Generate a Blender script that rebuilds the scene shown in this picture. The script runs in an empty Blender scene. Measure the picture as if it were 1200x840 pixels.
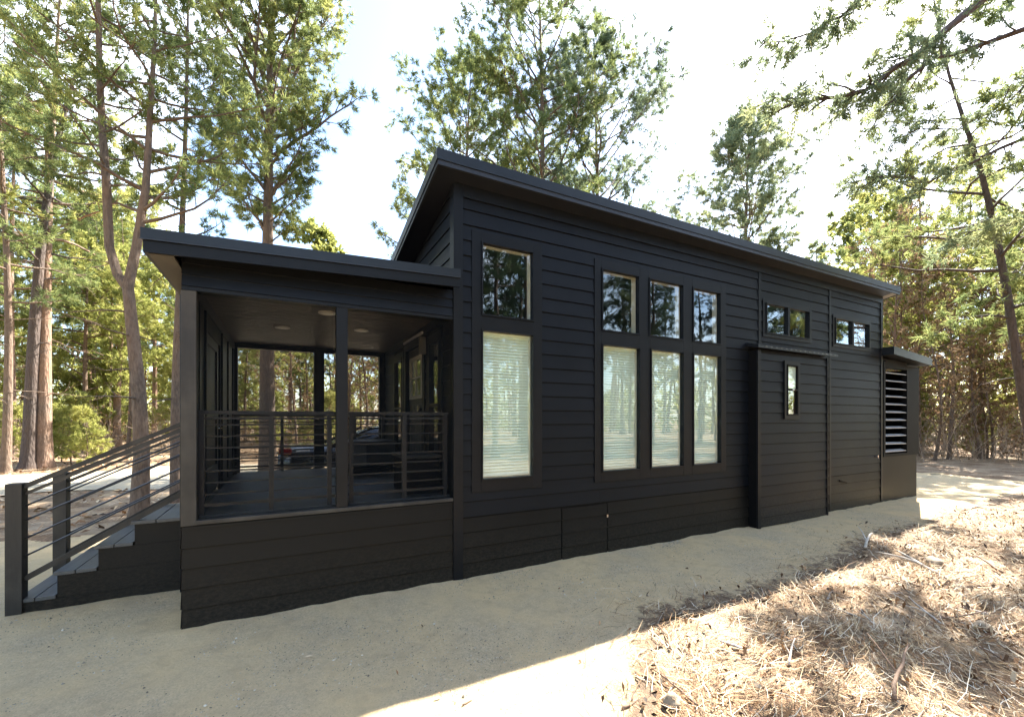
import bpy, math, random
import numpy as np
from mathutils import Vector, Matrix

# ------------------------------------------------------------------ scene, camera, world, sun, exposure
sc = bpy.context.scene
COL = sc.collection
cam_d = bpy.data.cameras.new('camera')
cam = bpy.data.objects.new('camera', cam_d)
COL.objects.link(cam)
CX, CY, CZ = -1.489, -4.055, 1.6
ALPHA = math.radians(62.33)
cam.location = (CX, CY, CZ)
cam.rotation_euler = (math.radians(90), 0, -(math.pi / 2 - ALPHA))
cam_d.sensor_width = 36
cam_d.lens = 36 * 508.6 / 1200
cam_d.shift_y = 71 / 1200
cam_d.clip_start = 0.05
cam_d.clip_end = 600
sc.camera = cam

SUN = Vector((3.9, 1.4, 4.0)).normalized()
EL = math.asin(SUN.z)
AZ = math.atan2(SUN.x, SUN.y)
w = bpy.data.worlds.new('World')
sc.world = w
w.use_nodes = True
nt = w.node_tree
nt.nodes.clear()
sky = nt.nodes.new('ShaderNodeTexSky')
sky.sky_type = 'NISHITA'
sky.sun_disc = False
sky.sun_elevation = EL
sky.sun_rotation = AZ
sky.air_density = 1.0
sky.dust_density = 0.85
sky.ozone_density = 1.6
bg = nt.nodes.new('ShaderNodeBackground')
bg.inputs['Strength'].default_value = 0.10
wo = nt.nodes.new('ShaderNodeOutputWorld')
# thin bright cloud veil on the sky
tc = nt.nodes.new('ShaderNodeTexCoord')
nz = nt.nodes.new('ShaderNodeTexNoise')
nz.inputs['Scale'].default_value = 2.2
nz.inputs['Detail'].default_value = 6
cr = nt.nodes.new('ShaderNodeValToRGB')
cr.color_ramp.elements[0].position = 0.53
cr.color_ramp.elements[1].position = 0.74
mx = nt.nodes.new('ShaderNodeMix')
mx.data_type = 'RGBA'
mx.inputs[7].default_value = (8.0, 8.6, 9.4, 1)
nt.links.new(tc.outputs['Generated'], nz.inputs['Vector'])
nt.links.new(nz.outputs[0], cr.inputs[0])
nt.links.new(cr.outputs[0], mx.inputs[0])
nt.links.new(sky.outputs[0], mx.inputs[6])
nt.links.new(mx.outputs[2], bg.inputs[0])
nt.links.new(bg.outputs[0], wo.inputs[0])

sun_d = bpy.data.lights.new('sun', 'SUN')
sun_d.energy = 5.0
sun_d.angle = math.radians(0.5)
sun_d.color = (1.0, 0.94, 0.85)
sun = bpy.data.objects.new('sun', sun_d)
COL.objects.link(sun)
sun.location = (20, 8, 25)
sun.rotation_euler = SUN.to_track_quat('Z', 'Y').to_euler()

sc.view_settings.view_transform = 'Standard'
sc.view_settings.look = 'None'
sc.view_settings.gamma = 1
sc.view_settings.use_curve_mapping = False
sc.view_settings.exposure = 2.6
sc.cycles.max_bounces = 8
sc.cycles.transparent_max_bounces = 12
sc.cycles.caustics_reflective = False
sc.cycles.caustics_refractive = False

# ------------------------------------------------------------------ helpers
rnd = random.Random(7)
NP = np.random.default_rng(11)

def tag(o, label=None, cat=None, group=None, kind=None):
    if label: o['label'] = label
    if cat: o['category'] = cat
    if group: o['group'] = group
    if kind: o['kind'] = kind
    return o

def empty(name, loc=(0, 0, 0), rz=0):
    o = bpy.data.objects.new(name, None)
    o.location = loc
    o.rotation_euler = (0, 0, rz)
    o.empty_display_size = 0.2
    COL.objects.link(o)
    return o

class MB:
    """collects boxes, prisms, tubes and quads, links them as one mesh object"""
    def __init__(s):
        s.v = []
        s.f = []
    def quad(s, a, b, c, d):
        n = len(s.v)
        s.v += [a, b, c, d]
        s.f.append((n, n + 1, n + 2, n + 3))
        return s
    def box(s, x0, x1, y0, y1, z0, z1):
        n = len(s.v)
        s.v += [(x0, y0, z0), (x1, y0, z0), (x1, y1, z0), (x0, y1, z0), (x0, y0, z1), (x1, y0, z1), (x1, y1, z1), (x0, y1, z1)]
        for f in ((0, 3, 2, 1), (4, 5, 6, 7), (0, 1, 5, 4), (1, 2, 6, 5), (2, 3, 7, 6), (3, 0, 4, 7)):
            s.f.append(tuple(n + i for i in f))
        return s
    def hexa(s, p):
        n = len(s.v)
        s.v += list(p)
        for f in ((0, 3, 2, 1), (4, 5, 6, 7), (0, 1, 5, 4), (1, 2, 6, 5), (2, 3, 7, 6), (3, 0, 4, 7)):
            s.f.append(tuple(n + i for i in f))
        return s
    def bar(s, a, b, w_, h_):
        """square bar from a to b"""
        a, b = Vector(a), Vector(b)
        d = (b - a).normalized()
        up = Vector((0, 0, 1)) if abs(d.z) < 0.95 else Vector((0, 1, 0))
        r = d.cross(up).normalized()
        u = r.cross(d).normalized()
        r *= w_ / 2
        u *= h_ / 2
        p = [a - r - u, a + r - u, b + r - u, b - r - u, a - r + u, a + r + u, b + r + u, b - r + u]
        return s.hexa([tuple(q) for q in p])
    def tube(s, pts, rad, n=8, cap=True):
        pts = [Vector(p) for p in pts]
        if not hasattr(rad, '__len__'): rad = [rad] * len(pts)
        base = len(s.v)
        ref = None
        for i, p in enumerate(pts):
            d = (pts[min(i + 1, len(pts) - 1)] - pts[max(i - 1, 0)]).normalized()
            if ref is None:
                ref = Vector((1, 0, 0)) if abs(d.x) < 0.9 else Vector((0, 1, 0))
            r = d.cross(ref).normalized()
            ref = r.cross(d).normalized()
            for k in range(n):
                a = 2 * math.pi * k / n
                s.v.append(tuple(p + (r * math.cos(a) + ref * math.sin(a)) * rad[i]))
        for i in range(len(pts) - 1):
            for k in range(n):
                k2 = (k + 1) % n
                s.f.append((base + i * n + k, base + i * n + k2, base + (i + 1) * n + k2, base + (i + 1) * n + k))
        if cap:
            s.f.append(tuple(base + k for k in reversed(range(n))))
            s.f.append(tuple(base + (len(pts) - 1) * n + k for k in range(n)))
        return s
    def cyl(s, c, r, h, axis='z', n=20):
        c = Vector(c)
        d = {'x': Vector((1, 0, 0)), 'y': Vector((0, 1, 0)), 'z': Vector((0, 0, 1))}[axis] * h / 2
        return s.tube([c - d, c + d], r, n)
    def build(s, name, m, parent=None, bevel=0, smooth=False):
        me = bpy.data.meshes.new(name)
        me.from_pydata(s.v, [], s.f)
        me.materials.append(m)
        if smooth:
            me.polygons.foreach_set('use_smooth', [True] * len(me.polygons))
        o = bpy.data.objects.new(name, me)
        COL.objects.link(o)
        o.parent = parent
        if bevel:
            b = o.modifiers.new('bevel', 'BEVEL')
            b.width = bevel
            b.segments = 2
            b.limit_method = 'ANGLE'
        return o

def np_mesh(name, V, F, m, parent=None, smooth=False):
    """V (n,3), F (m,k) numpy"""
    me = bpy.data.meshes.new(name)
    k = F.shape[1]
    me.vertices.add(len(V))
    me.vertices.foreach_set('co', V.astype(np.float32).ravel())
    me.loops.add(F.size)
    me.loops.foreach_set('vertex_index', F.astype(np.int32).ravel())
    me.polygons.add(len(F))
    me.polygons.foreach_set('loop_start', np.arange(0, F.size, k, dtype=np.int32))
    if smooth:
        me.polygons.foreach_set('use_smooth', np.ones(len(F), dtype=bool))
    me.update(calc_edges=True)
    me.materials.append(m)
    o = bpy.data.objects.new(name, me)
    COL.objects.link(o)
    o.parent = parent
    return o

# ------------------------------------------------------------------ materials
def mat(name):
    m = bpy.data.materials.new(name)
    m.use_nodes = True
    t = m.node_tree
    b = t.nodes['Principled BSDF']
    return m, t, b

def N(t, kind, **kw):
    n = t.nodes.new('ShaderNode' + kind)
    for k, v in kw.items():
        if k in n.inputs: n.inputs[k].default_value = v
        else: setattr(n, k, v)
    return n

def ramp(t, src, stops):
    r = N(t, 'ValToRGB')
    e = r.color_ramp.elements
    e[0].position, e[0].color = stops[0][0], (*stops[0][1], 1)
    e[1].position, e[1].color = stops[-1][0], (*stops[-1][1], 1)
    for p, c in stops[1:-1]:
        q = e.new(p)
        q.color = (*c, 1)
    t.links.new(src, r.inputs[0])
    return r.outputs[0]

def coords(t, scale=(1, 1, 1)):
    tc = N(t, 'TexCoord')
    mp = N(t, 'Mapping')
    mp.inputs['Scale'].default_value = scale
    t.links.new(tc.outputs['Object'], mp.inputs[0])
    return mp.outputs[0]

def mixc(t, fac, a, b):
    m = N(t, 'Mix', data_type='RGBA')
    for i, v in ((0, fac), (6, a), (7, b)):
        if hasattr(v, 'is_linked'): t.links.new(v, m.inputs[i])
        elif i == 0: m.inputs[0].default_value = v
        else: m.inputs[i].default_value = (*v, 1)
    return m.outputs[2]

def bump(t, b, src, strength=0.3, dist=0.01):
    n = N(t, 'Bump')
    n.inputs['Strength'].default_value = strength
    n.inputs['Distance'].default_value = dist
    t.links.new(src, n.inputs['Height'])
    t.links.new(n.outputs[0], b.inputs['Normal'])

def simple(name, col, rough=0.6, metal=0, var=0.25, scale=6, bumps=0.1):
    m, t, b = mat(name)
    n = N(t, 'TexNoise', Scale=scale, Detail=5)
    t.links.new(coords(t), n.inputs['Vector'])
    lo = tuple(c * (1 - var) for c in col)
    hi = tuple(min(1, c * (1 + var)) for c in col)
    t.links.new(ramp(t, n.outputs[0], [(0.3, lo), (0.7, hi)]), b.inputs['Base Color'])
    b.inputs['Roughness'].default_value = rough
    b.inputs['Metallic'].default_value = metal
    if bumps: bump(t, b, n.outputs[0], bumps, 0.003)
    return m

def siding_mat(name, base, dirt_amt=0.35):
    """painted fibre-cement board: fine wood grain emboss, faint board variation, splashed dust near the ground"""
    m, t, b = mat(name)
    g = N(t, 'TexNoise', Scale=5, Detail=8, Roughness=0.7)
    t.links.new(coords(t, (1.2, 1.2, 22)), g.inputs['Vector'])
    v = N(t, 'TexNoise', Scale=1.3, Detail=4)
    t.links.new(coords(t), v.inputs['Vector'])
    c0_ = ramp(t, v.outputs[0], [(0.3, tuple(c * 0.8 for c in base)), (0.75, tuple(c * 1.3 for c in base))])
    gi = N(t, 'NewGeometry')
    c1 = mixc(t, ramp(t, gi.outputs['Random Per Island'], [(0, (0, 0, 0)), (1, (.35, .35, .35))]), c0_, tuple(c * 0.45 for c in base))
    # dust splash
    geo = N(t, 'NewGeometry')
    sep = N(t, 'SeparateXYZ')
    t.links.new(geo.outputs['Position'], sep.inputs[0])
    mr = N(t, 'MapRange')
    mr.inputs[1].default_value = 0.55
    mr.inputs[2].default_value = 0.0
    t.links.new(sep.outputs['Z'], mr.inputs[0])
    d = N(t, 'TexNoise', Scale=30, Detail=8, Roughness=0.8)
    t.links.new(coords(t, (1, 1, 1.6)), d.inputs['Vector'])
    dr = ramp(t, d.outputs[0], [(0.42, (0, 0, 0)), (0.72, (1, 1, 1))])
    mu = N(t, 'Math', operation='MULTIPLY')
    t.links.new(mr.outputs[0], mu.inputs[0])
    t.links.new(dr, mu.inputs[1])
    mu2 = N(t, 'Math', operation='MULTIPLY')
    t.links.new(mu.outputs[0], mu2.inputs[0])
    mu2.inputs[1].default_value = dirt_amt
    t.links.new(mixc(t, mu2.outputs[0], c1, (0.17, 0.135, 0.09)), b.inputs['Base Color'])
    rr = N(t, 'MapRange')
    rr.inputs[3].default_value = 0.38
    rr.inputs[4].default_value = 0.55
    t.links.new(v.outputs[0], rr.inputs[0])
    t.links.new(rr.outputs[0], b.inputs['Roughness'])
    bump(t, b, g.outputs[0], 0.35, 0.002)
    b.inputs['Specular IOR Level'].default_value = 0.2
    return m

M = {}
M['siding'] = siding_mat('black_siding', (0.0050, 0.0063, 0.0088))
M['skirt'] = siding_mat('dark_brown_skirting', (0.0068, 0.0062, 0.0053), 0.2)
M['trim'] = simple('black_trim', (0.0043, 0.0052, 0.0070), 0.42, var=0.2, bumps=0.08)
M['trim'].node_tree.nodes['Principled BSDF'].inputs['Specular IOR Level'].default_value = 0.25
M['roofmetal'] = simple('dark_roof_metal', (0.006, 0.008, 0.011), 0.36, metal=0.0, var=0.2, bumps=0.05)
M['drip'] = simple('drip_metal', (0.03, 0.034, 0.042), 0.35, metal=0.3, var=0.1, bumps=0)
M['soffit'] = simple('soffit_board', (0.07, 0.06, 0.048), 0.6, var=0.15)
M['soffit_dark'] = simple('soffit_dark', (0.007, 0.008, 0.012), 0.5, var=0.15)
M['black'] = simple('flat_black', (0.003, 0.003, 0.0035), 0.6, var=0.2, bumps=0)
M['black'].node_tree.nodes['Principled BSDF'].inputs['Specular IOR Level'].default_value = 0.15
M['rail'] = simple('black_rail_metal', (0.02, 0.02, 0.022), 0.4, var=0.2, bumps=0)
M['jamb'] = simple('beige_vinyl', (0.60, 0.56, 0.47), 0.5, var=0.06, bumps=0)
M['blind'] = simple('white_blind', (0.84, 0.92, 0.80), 0.45, var=0.04, bumps=0)
M['whitish'] = simple('off_white', (0.6, 0.6, 0.58), 0.4, var=0.05, bumps=0)
M['room'] = simple('dim_room_wall', (0.05, 0.045, 0.04), 0.8, bumps=0)
M['deck'] = None
M['chrome'] = simple('chrome', (0.7, 0.7, 0.72), 0.12, metal=1, var=0.03, bumps=0)
M['rubber'] = simple('tyre_rubber', (0.02, 0.02, 0.02), 0.85, bumps=0.2)
M['red'] = simple('red_lens', (0.14, 0.012, 0.01), 0.2, var=0.1, bumps=0)
M['carpaint'] = simple('dark_car_paint', (0.02, 0.021, 0.024), 0.15, var=0.1, bumps=0)
M['carpaint'].node_tree.nodes['Principled BSDF'].inputs['Coat Weight'].default_value = 0.6
M['cabinet'] = simple('charcoal_cabinet', (0.03, 0.029, 0.028), 0.55)
M['cabinet_grey'] = simple('grey_panel', (0.11, 0.105, 0.095), 0.55)
M['doorpaint'] = simple('dark_door', (0.03, 0.032, 0.034), 0.35)

# newel posts and steps: weathered dark stain
def wood_mat(name, a, b_, axis_scale=(30, 3, 3), rough=0.6):
    m, t, b = mat(name)
    n = N(t, 'TexNoise', Scale=2.2, Detail=8, Roughness=0.7)
    t.links.new(coords(t, axis_scale), n.inputs['Vector'])
    n2 = N(t, 'TexNoise', Scale=3.0, Detail=6)
    t.links.new(coords(t), n2.inputs['Vector'])
    c = ramp(t, n.outputs[0], [(0.3, a), (0.7, b_)])
    f = ramp(t, n2.outputs[0], [(0.45, (0, 0, 0)), (0.8, (0.6, 0.6, 0.6))])
    t.links.new(mixc(t, f, c, (0.09, 0.08, 0.065)), b.inputs['Base Color'])
    b.inputs['Roughness'].default_value = rough
    bump(t, b, n.outputs[0], 0.3, 0.003)
    return m
M['post'] = wood_mat('stained_post', (0.011, 0.010, 0.0088), (0.024, 0.0215, 0.018), (20, 20, 1.5))
M['step'] = siding_mat('stained_step_face', (0.010, 0.0098, 0.0094), 0.22)
M['tread'] = wood_mat('grey_composite_tread', (0.055, 0.057, 0.058), (0.095, 0.098, 0.098), (14, 1.5, 14), 0.5)
M['deck'] = wood_mat('grey_deck_boards', (0.045, 0.045, 0.045), (0.08, 0.08, 0.078), (14, 1.5, 14), 0.5)
M['porch_ceiling'] = wood_mat('porch_ceiling_planks', (0.06, 0.052, 0.047), (0.10, 0.086, 0.078), (1.5, 16, 16), 0.5)

def glass_mat(name, refl_lo=0.14, tint=(0.97, 0.99, 0.97)):
    """pane: clear transmission plus a mirror reflection that grows with angle"""
    m = bpy.data.materials.new(name)
    m.use_nodes = True
    t = m.node_tree
    t.nodes.clear()
    out = N(t, 'OutputMaterial')
    tr = N(t, 'BsdfTransparent')
    tr.inputs[0].default_value = (*tint, 1)
    gl = N(t, 'BsdfGlossy')
    gl.inputs['Roughness'].default_value = 0.0
    gl.inputs['Color'].default_value = (0.92, 0.97, 1.0, 1)
    fr0 = N(t, 'LayerWeight')
    fr = N(t, 'Math', operation='POWER')
    fr.inputs[1].default_value = 3.5
    t.links.new(fr0.outputs['Facing'], fr.inputs[0])
    ma = N(t, 'Math', operation='MULTIPLY_ADD')
    ma.inputs[1].default_value = 0.8
    ma.inputs[2].default_value = refl_lo
    mx = N(t, 'MixShader')
    # slight waviness of real panes
    nn = N(t, 'TexNoise', Scale=2.5, Detail=1)
    t.links.new(coords(t), nn.inputs['Vector'])
    bp = N(t, 'Bump')
    bp.inputs['Strength'].default_value = 0.25
    bp.inputs['Distance'].default_value = 0.004
    t.links.new(nn.outputs[0], bp.inputs['Height'])
    t.links.new(bp.outputs[0], gl.inputs['Normal'])
    t.links.new(fr.outputs[0], ma.inputs[0])
    t.links.new(ma.outputs[0], mx.inputs[0])
    t.links.new(tr.outputs[0], mx.inputs[1])
    t.links.new(gl.outputs[0], mx.inputs[2])
    t.links.new(mx.outputs[0], out.inputs[0])
    return m
M['glass'] = glass_mat('window_glass', 0.075)
M['carglass'] = glass_mat('car_glass', 0.06, (0.12, 0.13, 0.13))

def screen_mat():
    m = bpy.data.materials.new('insect_screen')
    m.use_nodes = True
    t = m.node_tree
    t.nodes.clear()
    out = N(t, 'OutputMaterial')
    tr = N(t, 'BsdfTransparent')
    df = N(t, 'BsdfDiffuse')
    df.inputs[0].default_value = (0.010, 0.011, 0.012, 1)
    mx = N(t, 'MixShader')
    mx.inputs[0].default_value = 0.22
    t.links.new(tr.outputs[0], mx.inputs[1])
    t.links.new(df.outputs[0], mx.inputs[2])
    t.links.new(mx.outputs[0], out.inputs[0])
    return m
M['screen'] = screen_mat()

def bark_mat(name, dark, light, warm):
    m, t, b = mat(name)
    v = N(t, 'TexVoronoi', Scale=9)
    t.links.new(coords(t, (2.2, 2.2, 0.55)), v.inputs['Vector'])
    n = N(t, 'TexNoise', Scale=14, Detail=7, Roughness=0.7)
    t.links.new(coords(t, (2.5, 2.5, 0.6)), n.inputs['Vector'])
    n2 = N(t, 'TexNoise', Scale=0.7, Detail=3)
    t.links.new(coords(t), n2.inputs['Vector'])
    c = ramp(t, n.outputs[0], [(0.3, dark), (0.7, light)])
    c2 = ramp(t, n2.outputs[0], [(0.35, (0, 0, 0)), (0.7, (1, 1, 1))])
    c3 = mixc(t, c2, c, warm)
    c4 = mixc(t, 0.5, c, c3)
    t.links.new(c4, b.inputs['Base Color'])
    b.inputs['Roughness'].default_value = 0.9
    ad = N(t, 'Math', operation='ADD')
    t.links.new(v.outputs['Distance'], ad.inputs[0])
    t.links.new(n.outputs[0], ad.inputs[1])
    bump(t, b, ad.outputs[0], 0.8, 0.03)
    return m
M['bark_pine'] = bark_mat('pine_bark', (0.07, 0.048, 0.035), (0.30, 0.22, 0.165), (0.40, 0.20, 0.105))
M['bark_grey'] = bark_mat('grey_bark', (0.05, 0.036, 0.026), (0.20, 0.15, 0.11), (0.25, 0.145, 0.085))
M['bark_dark'] = bark_mat('dark_bark', (0.035, 0.028, 0.024), (0.12, 0.095, 0.08), (0.13, 0.08, 0.06))

def leaf_mat(name, dark, mid, light, trans=0.55):
    m = bpy.data.materials.new(name)
    m.use_nodes = True
    t = m.node_tree
    t.nodes.clear()
    out = N(t, 'OutputMaterial')
    n = N(t, 'TexNoise', Scale=0.9, Detail=3)
    t.links.new(coords(t), n.inputs['Vector'])
    geo = N(t, 'NewGeometry')
    oi = N(t, 'ObjectInfo')
    a = N(t, 'Math', operation='MULTIPLY_ADD')
    a.inputs[1].default_value = 0.35
    t.links.new(geo.outputs['Random Per Island'], a.inputs[0])
    t.links.new(n.outputs[0], a.inputs[2])
    a2 = N(t, 'Math', operation='MULTIPLY_ADD')
    a2.inputs[1].default_value = 0.22
    t.links.new(oi.outputs['Random'], a2.inputs[0])
    t.links.new(a.outputs[0], a2.inputs[2])
    c = ramp(t, a2.outputs[0], [(0.45, dark), (0.78, mid), (1.12 if False else 1.0, light)])
    df = N(t, 'BsdfDiffuse')
    tl = N(t, 'BsdfTranslucent')
    mxs = N(t, 'MixShader')
    mxs.inputs[0].default_value = trans
    hs = N(t, 'HueSaturation')
    hs.inputs['Value'].default_value = 1.5
    hs.inputs['Hue'].default_value = 0.485
    t.links.new(c, hs.inputs['Color'])
    t.links.new(c, df.inputs[0])
    t.links.new(hs.outputs[0], tl.inputs[0])
    t.links.new(df.outputs[0], mxs.inputs[1])
    t.links.new(tl.outputs[0], mxs.inputs[2])
    t.links.new(mxs.outputs[0], out.inputs[0])
    return m
M['needle'] = leaf_mat('pine_needles', (0.07, 0.105, 0.045), (0.135, 0.175, 0.065), (0.23, 0.25, 0.09))
M['cedar'] = leaf_mat('cedar_foliage', (0.085, 0.12, 0.05), (0.155, 0.195, 0.07), (0.28, 0.29, 0.095))
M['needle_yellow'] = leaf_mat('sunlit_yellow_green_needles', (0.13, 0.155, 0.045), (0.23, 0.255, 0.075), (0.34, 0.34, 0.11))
M['blue_needle'] = leaf_mat('blue_green_needles', (0.085, 0.12, 0.075), (0.145, 0.185, 0.105), (0.24, 0.26, 0.12))
M['brown_leaf'] = leaf_mat('brown_leaves', (0.12, 0.075, 0.04), (0.22, 0.15, 0.08), (0.32, 0.24, 0.14), 0.3)

# ------------------------------------------------------------------ ground
def nz2(x, y, s=1.0, seed=0.0):
    x = x * s + seed; y = y * s + seed * 1.7
    return (np.sin(1.3 * x + 2.1 * np.sin(0.7 * y)) + np.sin(1.9 * y + 1.7 * np.sin(1.1 * x)) + 0.6 * np.sin(3.7 * x - 2.9 * y) + 0.4 * np.sin(6.1 * y + 5.3 * x + 1.0)) / 3.0

def sstep(a, b, x):
    t = np.clip((x - a) / (b - a), 0, 1)
    return t * t * (3 - 2 * t)

def edge_y(x):
    """front edge of the gravel strip"""
    x = np.asarray(x, dtype=float)
    base = -1.62 + 0.35 * sstep(3.6, 5.2, x) - 1.5 * (1 - sstep(-0.9, 1.3, x)) - 1.3 * (1 - sstep(-4, 0.2, x)) + 0.25 * sstep(7, 9, x)
    return base + 0.07 * nz2(x, x * 0, 2.3, 1.1) + 0.03 * nz2(x, x * 0, 7.0, 3.0)

def height(x, y):
    x = np.asarray(x, dtype=float); y = np.asarray(y, dtype=float)
    m = sstep(0.0, 0.9, edge_y(x) - y)
    far = sstep(6, 25, np.hypot(x - 4, y - 1.5))
    h = m * (0.02 + 0.018 * nz2(x, y, 1.6, 2.0) + 0.018 * nz2(x, y, 5.0, 5.0))
    h = h + far * 0.22 * nz2(x, y, 0.16, 7.0)
    back = sstep(4.0, 6.0, y) * (1 - far)
    return h + back * 0.02 * nz2(x, y, 1.5, 4.0)

def grid_sheet(name, xs, ys, zoff, m, keep=None, kind='structure'):
    X, Y = np.meshgrid(xs, ys)
    Z = height(X, Y) + zoff
    V = np.stack([X.ravel(), Y.ravel(), Z.ravel()], 1)
    nx, ny = len(xs), len(ys)
    i = np.arange(nx - 1)[None, :] + np.arange(ny - 1)[:, None] * nx
    F = np.stack([i, i + 1, i + 1 + nx, i + nx], -1).reshape(-1, 4)
    if keep is not None:
        c = V[F].mean(1)
        F = F[keep(c[:, 0], c[:, 1])]
        used, inv = np.unique(F, return_inverse=True)
        V = V[used]; F = inv.reshape(-1, 4)
    o = np_mesh(name, V, F, m, smooth=True)
    o['kind'] = kind
    return o

def spaced(a0, a1, step, far):
    """fine between a0 and a1, growing steps outside up to +-far"""
    mid = list(np.arange(a0, a1, step))
    s = step; p = a1; out = []
    while p < far:
        out.append(p); s *= 1.12; p += s
    out.append(far)
    s = step; p = a0 - step; o2 = []
    while p > -far:
        o2.append(p); s *= 1.12; p -= s
    o2.append(-far)
    return np.array(sorted(o2) + mid + out)

def litter_mat():
    m, t, b = mat('forest_floor')
    co = coords(t)
    n1 = N(t, 'TexNoise', Scale=1.4, Detail=5, Roughness=0.6)
    n2 = N(t, 'TexNoise', Scale=26, Detail=8, Roughness=0.75)
    v = N(t, 'TexVoronoi', Scale=32)
    w1 = N(t, 'TexWave', Scale=9, Distortion=14, Detail=4)
    w1.inputs['Detail Scale'].default_value = 3
    for q in (n1, n2, v, w1): t.links.new(co, q.inputs['Vector'])
    c1 = ramp(t, n2.outputs[0], [(0.32, (0.04, 0.024, 0.012)), (0.5, (0.21, 0.115, 0.052)), (0.68, (0.46, 0.31, 0.17))])
    c2 = ramp(t, v.outputs['Color'], [(0.2, (0.08, 0.045, 0.022)), (0.8, (0.36, 0.23, 0.12))])
    c3 = mixc(t, 0.4, c1, c2)
    f = ramp(t, n1.outputs[0], [(0.42, (0, 0, 0)), (0.66, (0.7, 0.7, 0.7))])
    c4 = mixc(t, f, c3, (0.52, 0.40, 0.26))
    t.links.new(c4, b.inputs['Base Color'])
    b.inputs['Roughness'].default_value = 0.9
    ad = N(t, 'Math', operation='ADD')
    t.links.new(n2.outputs[0], ad.inputs[0]); t.links.new(w1.outputs[0], ad.inputs[1])
    bump(t, b, ad.outputs[0], 0.7, 0.02)
    return m

def gravel_mat(name, tint):
    m, t, b = mat(name)
    co = coords(t)
    n1 = N(t, 'TexNoise', Scale=1.1, Detail=6, Roughness=0.62)
    n2 = N(t, 'TexNoise', Scale=48, Detail=8, Roughness=0.85)
    n3 = N(t, 'TexNoise', Scale=6, Detail=9, Roughness=0.82)
    v = N(t, 'TexVoronoi', Scale=140)
    for q in (n1, n2, n3, v): t.links.new(co, q.inputs['Vector'])
    a = tuple(c * 0.34 for c in tint); c_ = tuple(min(.95, c * 1.4) for c in tint)
    c1 = ramp(t, n2.outputs[0], [(0.33, a), (0.5, tint), (0.68, c_)])
    c2 = ramp(t, v.outputs['Color'], [(0.1, tuple(c * 0.6 for c in tint)), (0.9, tuple(c * 1.25 for c in tint))])
    c3 = mixc(t, 0.45, c1, c2)
    f = ramp(t, n1.outputs[0], [(0.36, (0, 0, 0)), (0.62, (0.75, 0.75, 0.75))])
    c4 = mixc(t, f, c3, (tint[0] * 1.22, tint[1] * 1.15, tint[2] * 0.98))
    f2 = ramp(t, n3.outputs[0], [(0.50, (0, 0, 0)), (0.66, (0.38, 0.38, 0.38))])
    c5 = mixc(t, f2, c4, (tint[0] * 0.55, tint[1] * 0.48, tint[2] * 0.42))
    if name == 'fine_gravel':
        at_ = N(t, 'Attribute', attribute_name='inland')
        n5 = N(t, 'TexNoise', Scale=7, Detail=9, Roughness=0.8)
        t.links.new(co, n5.inputs['Vector'])
        sb = N(t, 'Math', operation='MULTIPLY_ADD')
        sb.inputs[1].default_value = -0.55
        t.links.new(at_.outputs['Fac'], sb.inputs[0]); t.links.new(n5.outputs[0], sb.inputs[2])
        lf = ramp(t, n2.outputs[0], [(0.32, (0.06, 0.038, 0.022)), (0.5, (0.22, 0.14, 0.08)), (0.68, (0.45, 0.35, 0.22))])
        c5 = mixc(t, ramp(t, sb.outputs[0], [(0.30, (0, 0, 0)), (0.42, (1, 1, 1))]), c5, lf)
    t.links.new(c5, b.inputs['Base Color'])
    b.inputs['Roughness'].default_value = 0.88
    ad = N(t, 'Math', operation='MULTIPLY_ADD')
    ad.inputs[1].default_value = 3.0
    t.links.new(n3.outputs[0], ad.inputs[0]); t.links.new(n2.outputs[0], ad.inputs[2])
    bump(t, b, ad.outputs[0], 0.9, 0.02)
    return m
M['litter'] = litter_mat()
M['gravel'] = gravel_mat('fine_gravel', (0.68, 0.53, 0.32))
M['gravel_road'] = gravel_mat('road_gravel', (0.50, 0.44, 0.33))

gx = spaced(-5, 14, 0.11, 260); gy = spaced(-7, 5, 0.11, 260)
ground = grid_sheet('ground', gx, gy, 0.0, M['litter'])

def pad_keep(x, y):
    wob = 0.25 * nz2(x, y, 1.3, 9.0)
    front = y > edge_y(x)
    back = y < 3.9 + wob * 1.5
    park = (x > -2.6 + wob) & (x < 7 + wob) & (y < 9) & (y > 3)
    return front & (back | park) & (x > -11 + wob * 3) & (x < 15.2 + wob * 3)
gravel = grid_sheet('gravel_yard', np.arange(-12, 17, 0.07), np.arange(-6.4, 9.3, 0.07), 0.012, M['gravel'], pad_keep)
_n = len(gravel.data.vertices)
_co = np.empty(_n * 3, dtype=np.float32); gravel.data.vertices.foreach_get('co', _co); _co = _co.reshape(-1, 3)
_dw = np.minimum(np.abs(_co[:, 1]), 1.0) + 5 * ((_co[:, 0] > 10.2) | (_co[:, 0] < -2.3))
_co[:, 2] += (0.5 + 0.5 * nz2(_co[:, 0], _co[:, 1], 5.5, 3.3)) * 0.028 * np.exp(-_dw / .16)
_co[:, 2] += 0.009 * nz2(_co[:, 0], _co[:, 1], 2.2, 1.0) + 0.006 * nz2(_co[:, 0], _co[:, 1], 8.0, 8.0)
gravel.data.vertices.foreach_set('co', _co.ravel())
_at = gravel.data.attributes.new('inland', 'FLOAT', 'POINT')
_at.data.foreach_set('value', np.clip((_co[:, 1] - edge_y(_co[:, 0])) / .75, 0, 1).astype(np.float32))

def road_keep(x, y):
    wob = 0.5 * nz2(x, y, 0.6, 2.0)
    return (y > 8.6 + wob + 0.02 * x) & (y < 13.2 + wob + 0.02 * x)
road = grid_sheet('driveway', np.arange(-60, 60, 0.3), np.arange(7, 15, 0.15), 0.018, M['gravel_road'], road_keep)

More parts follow.
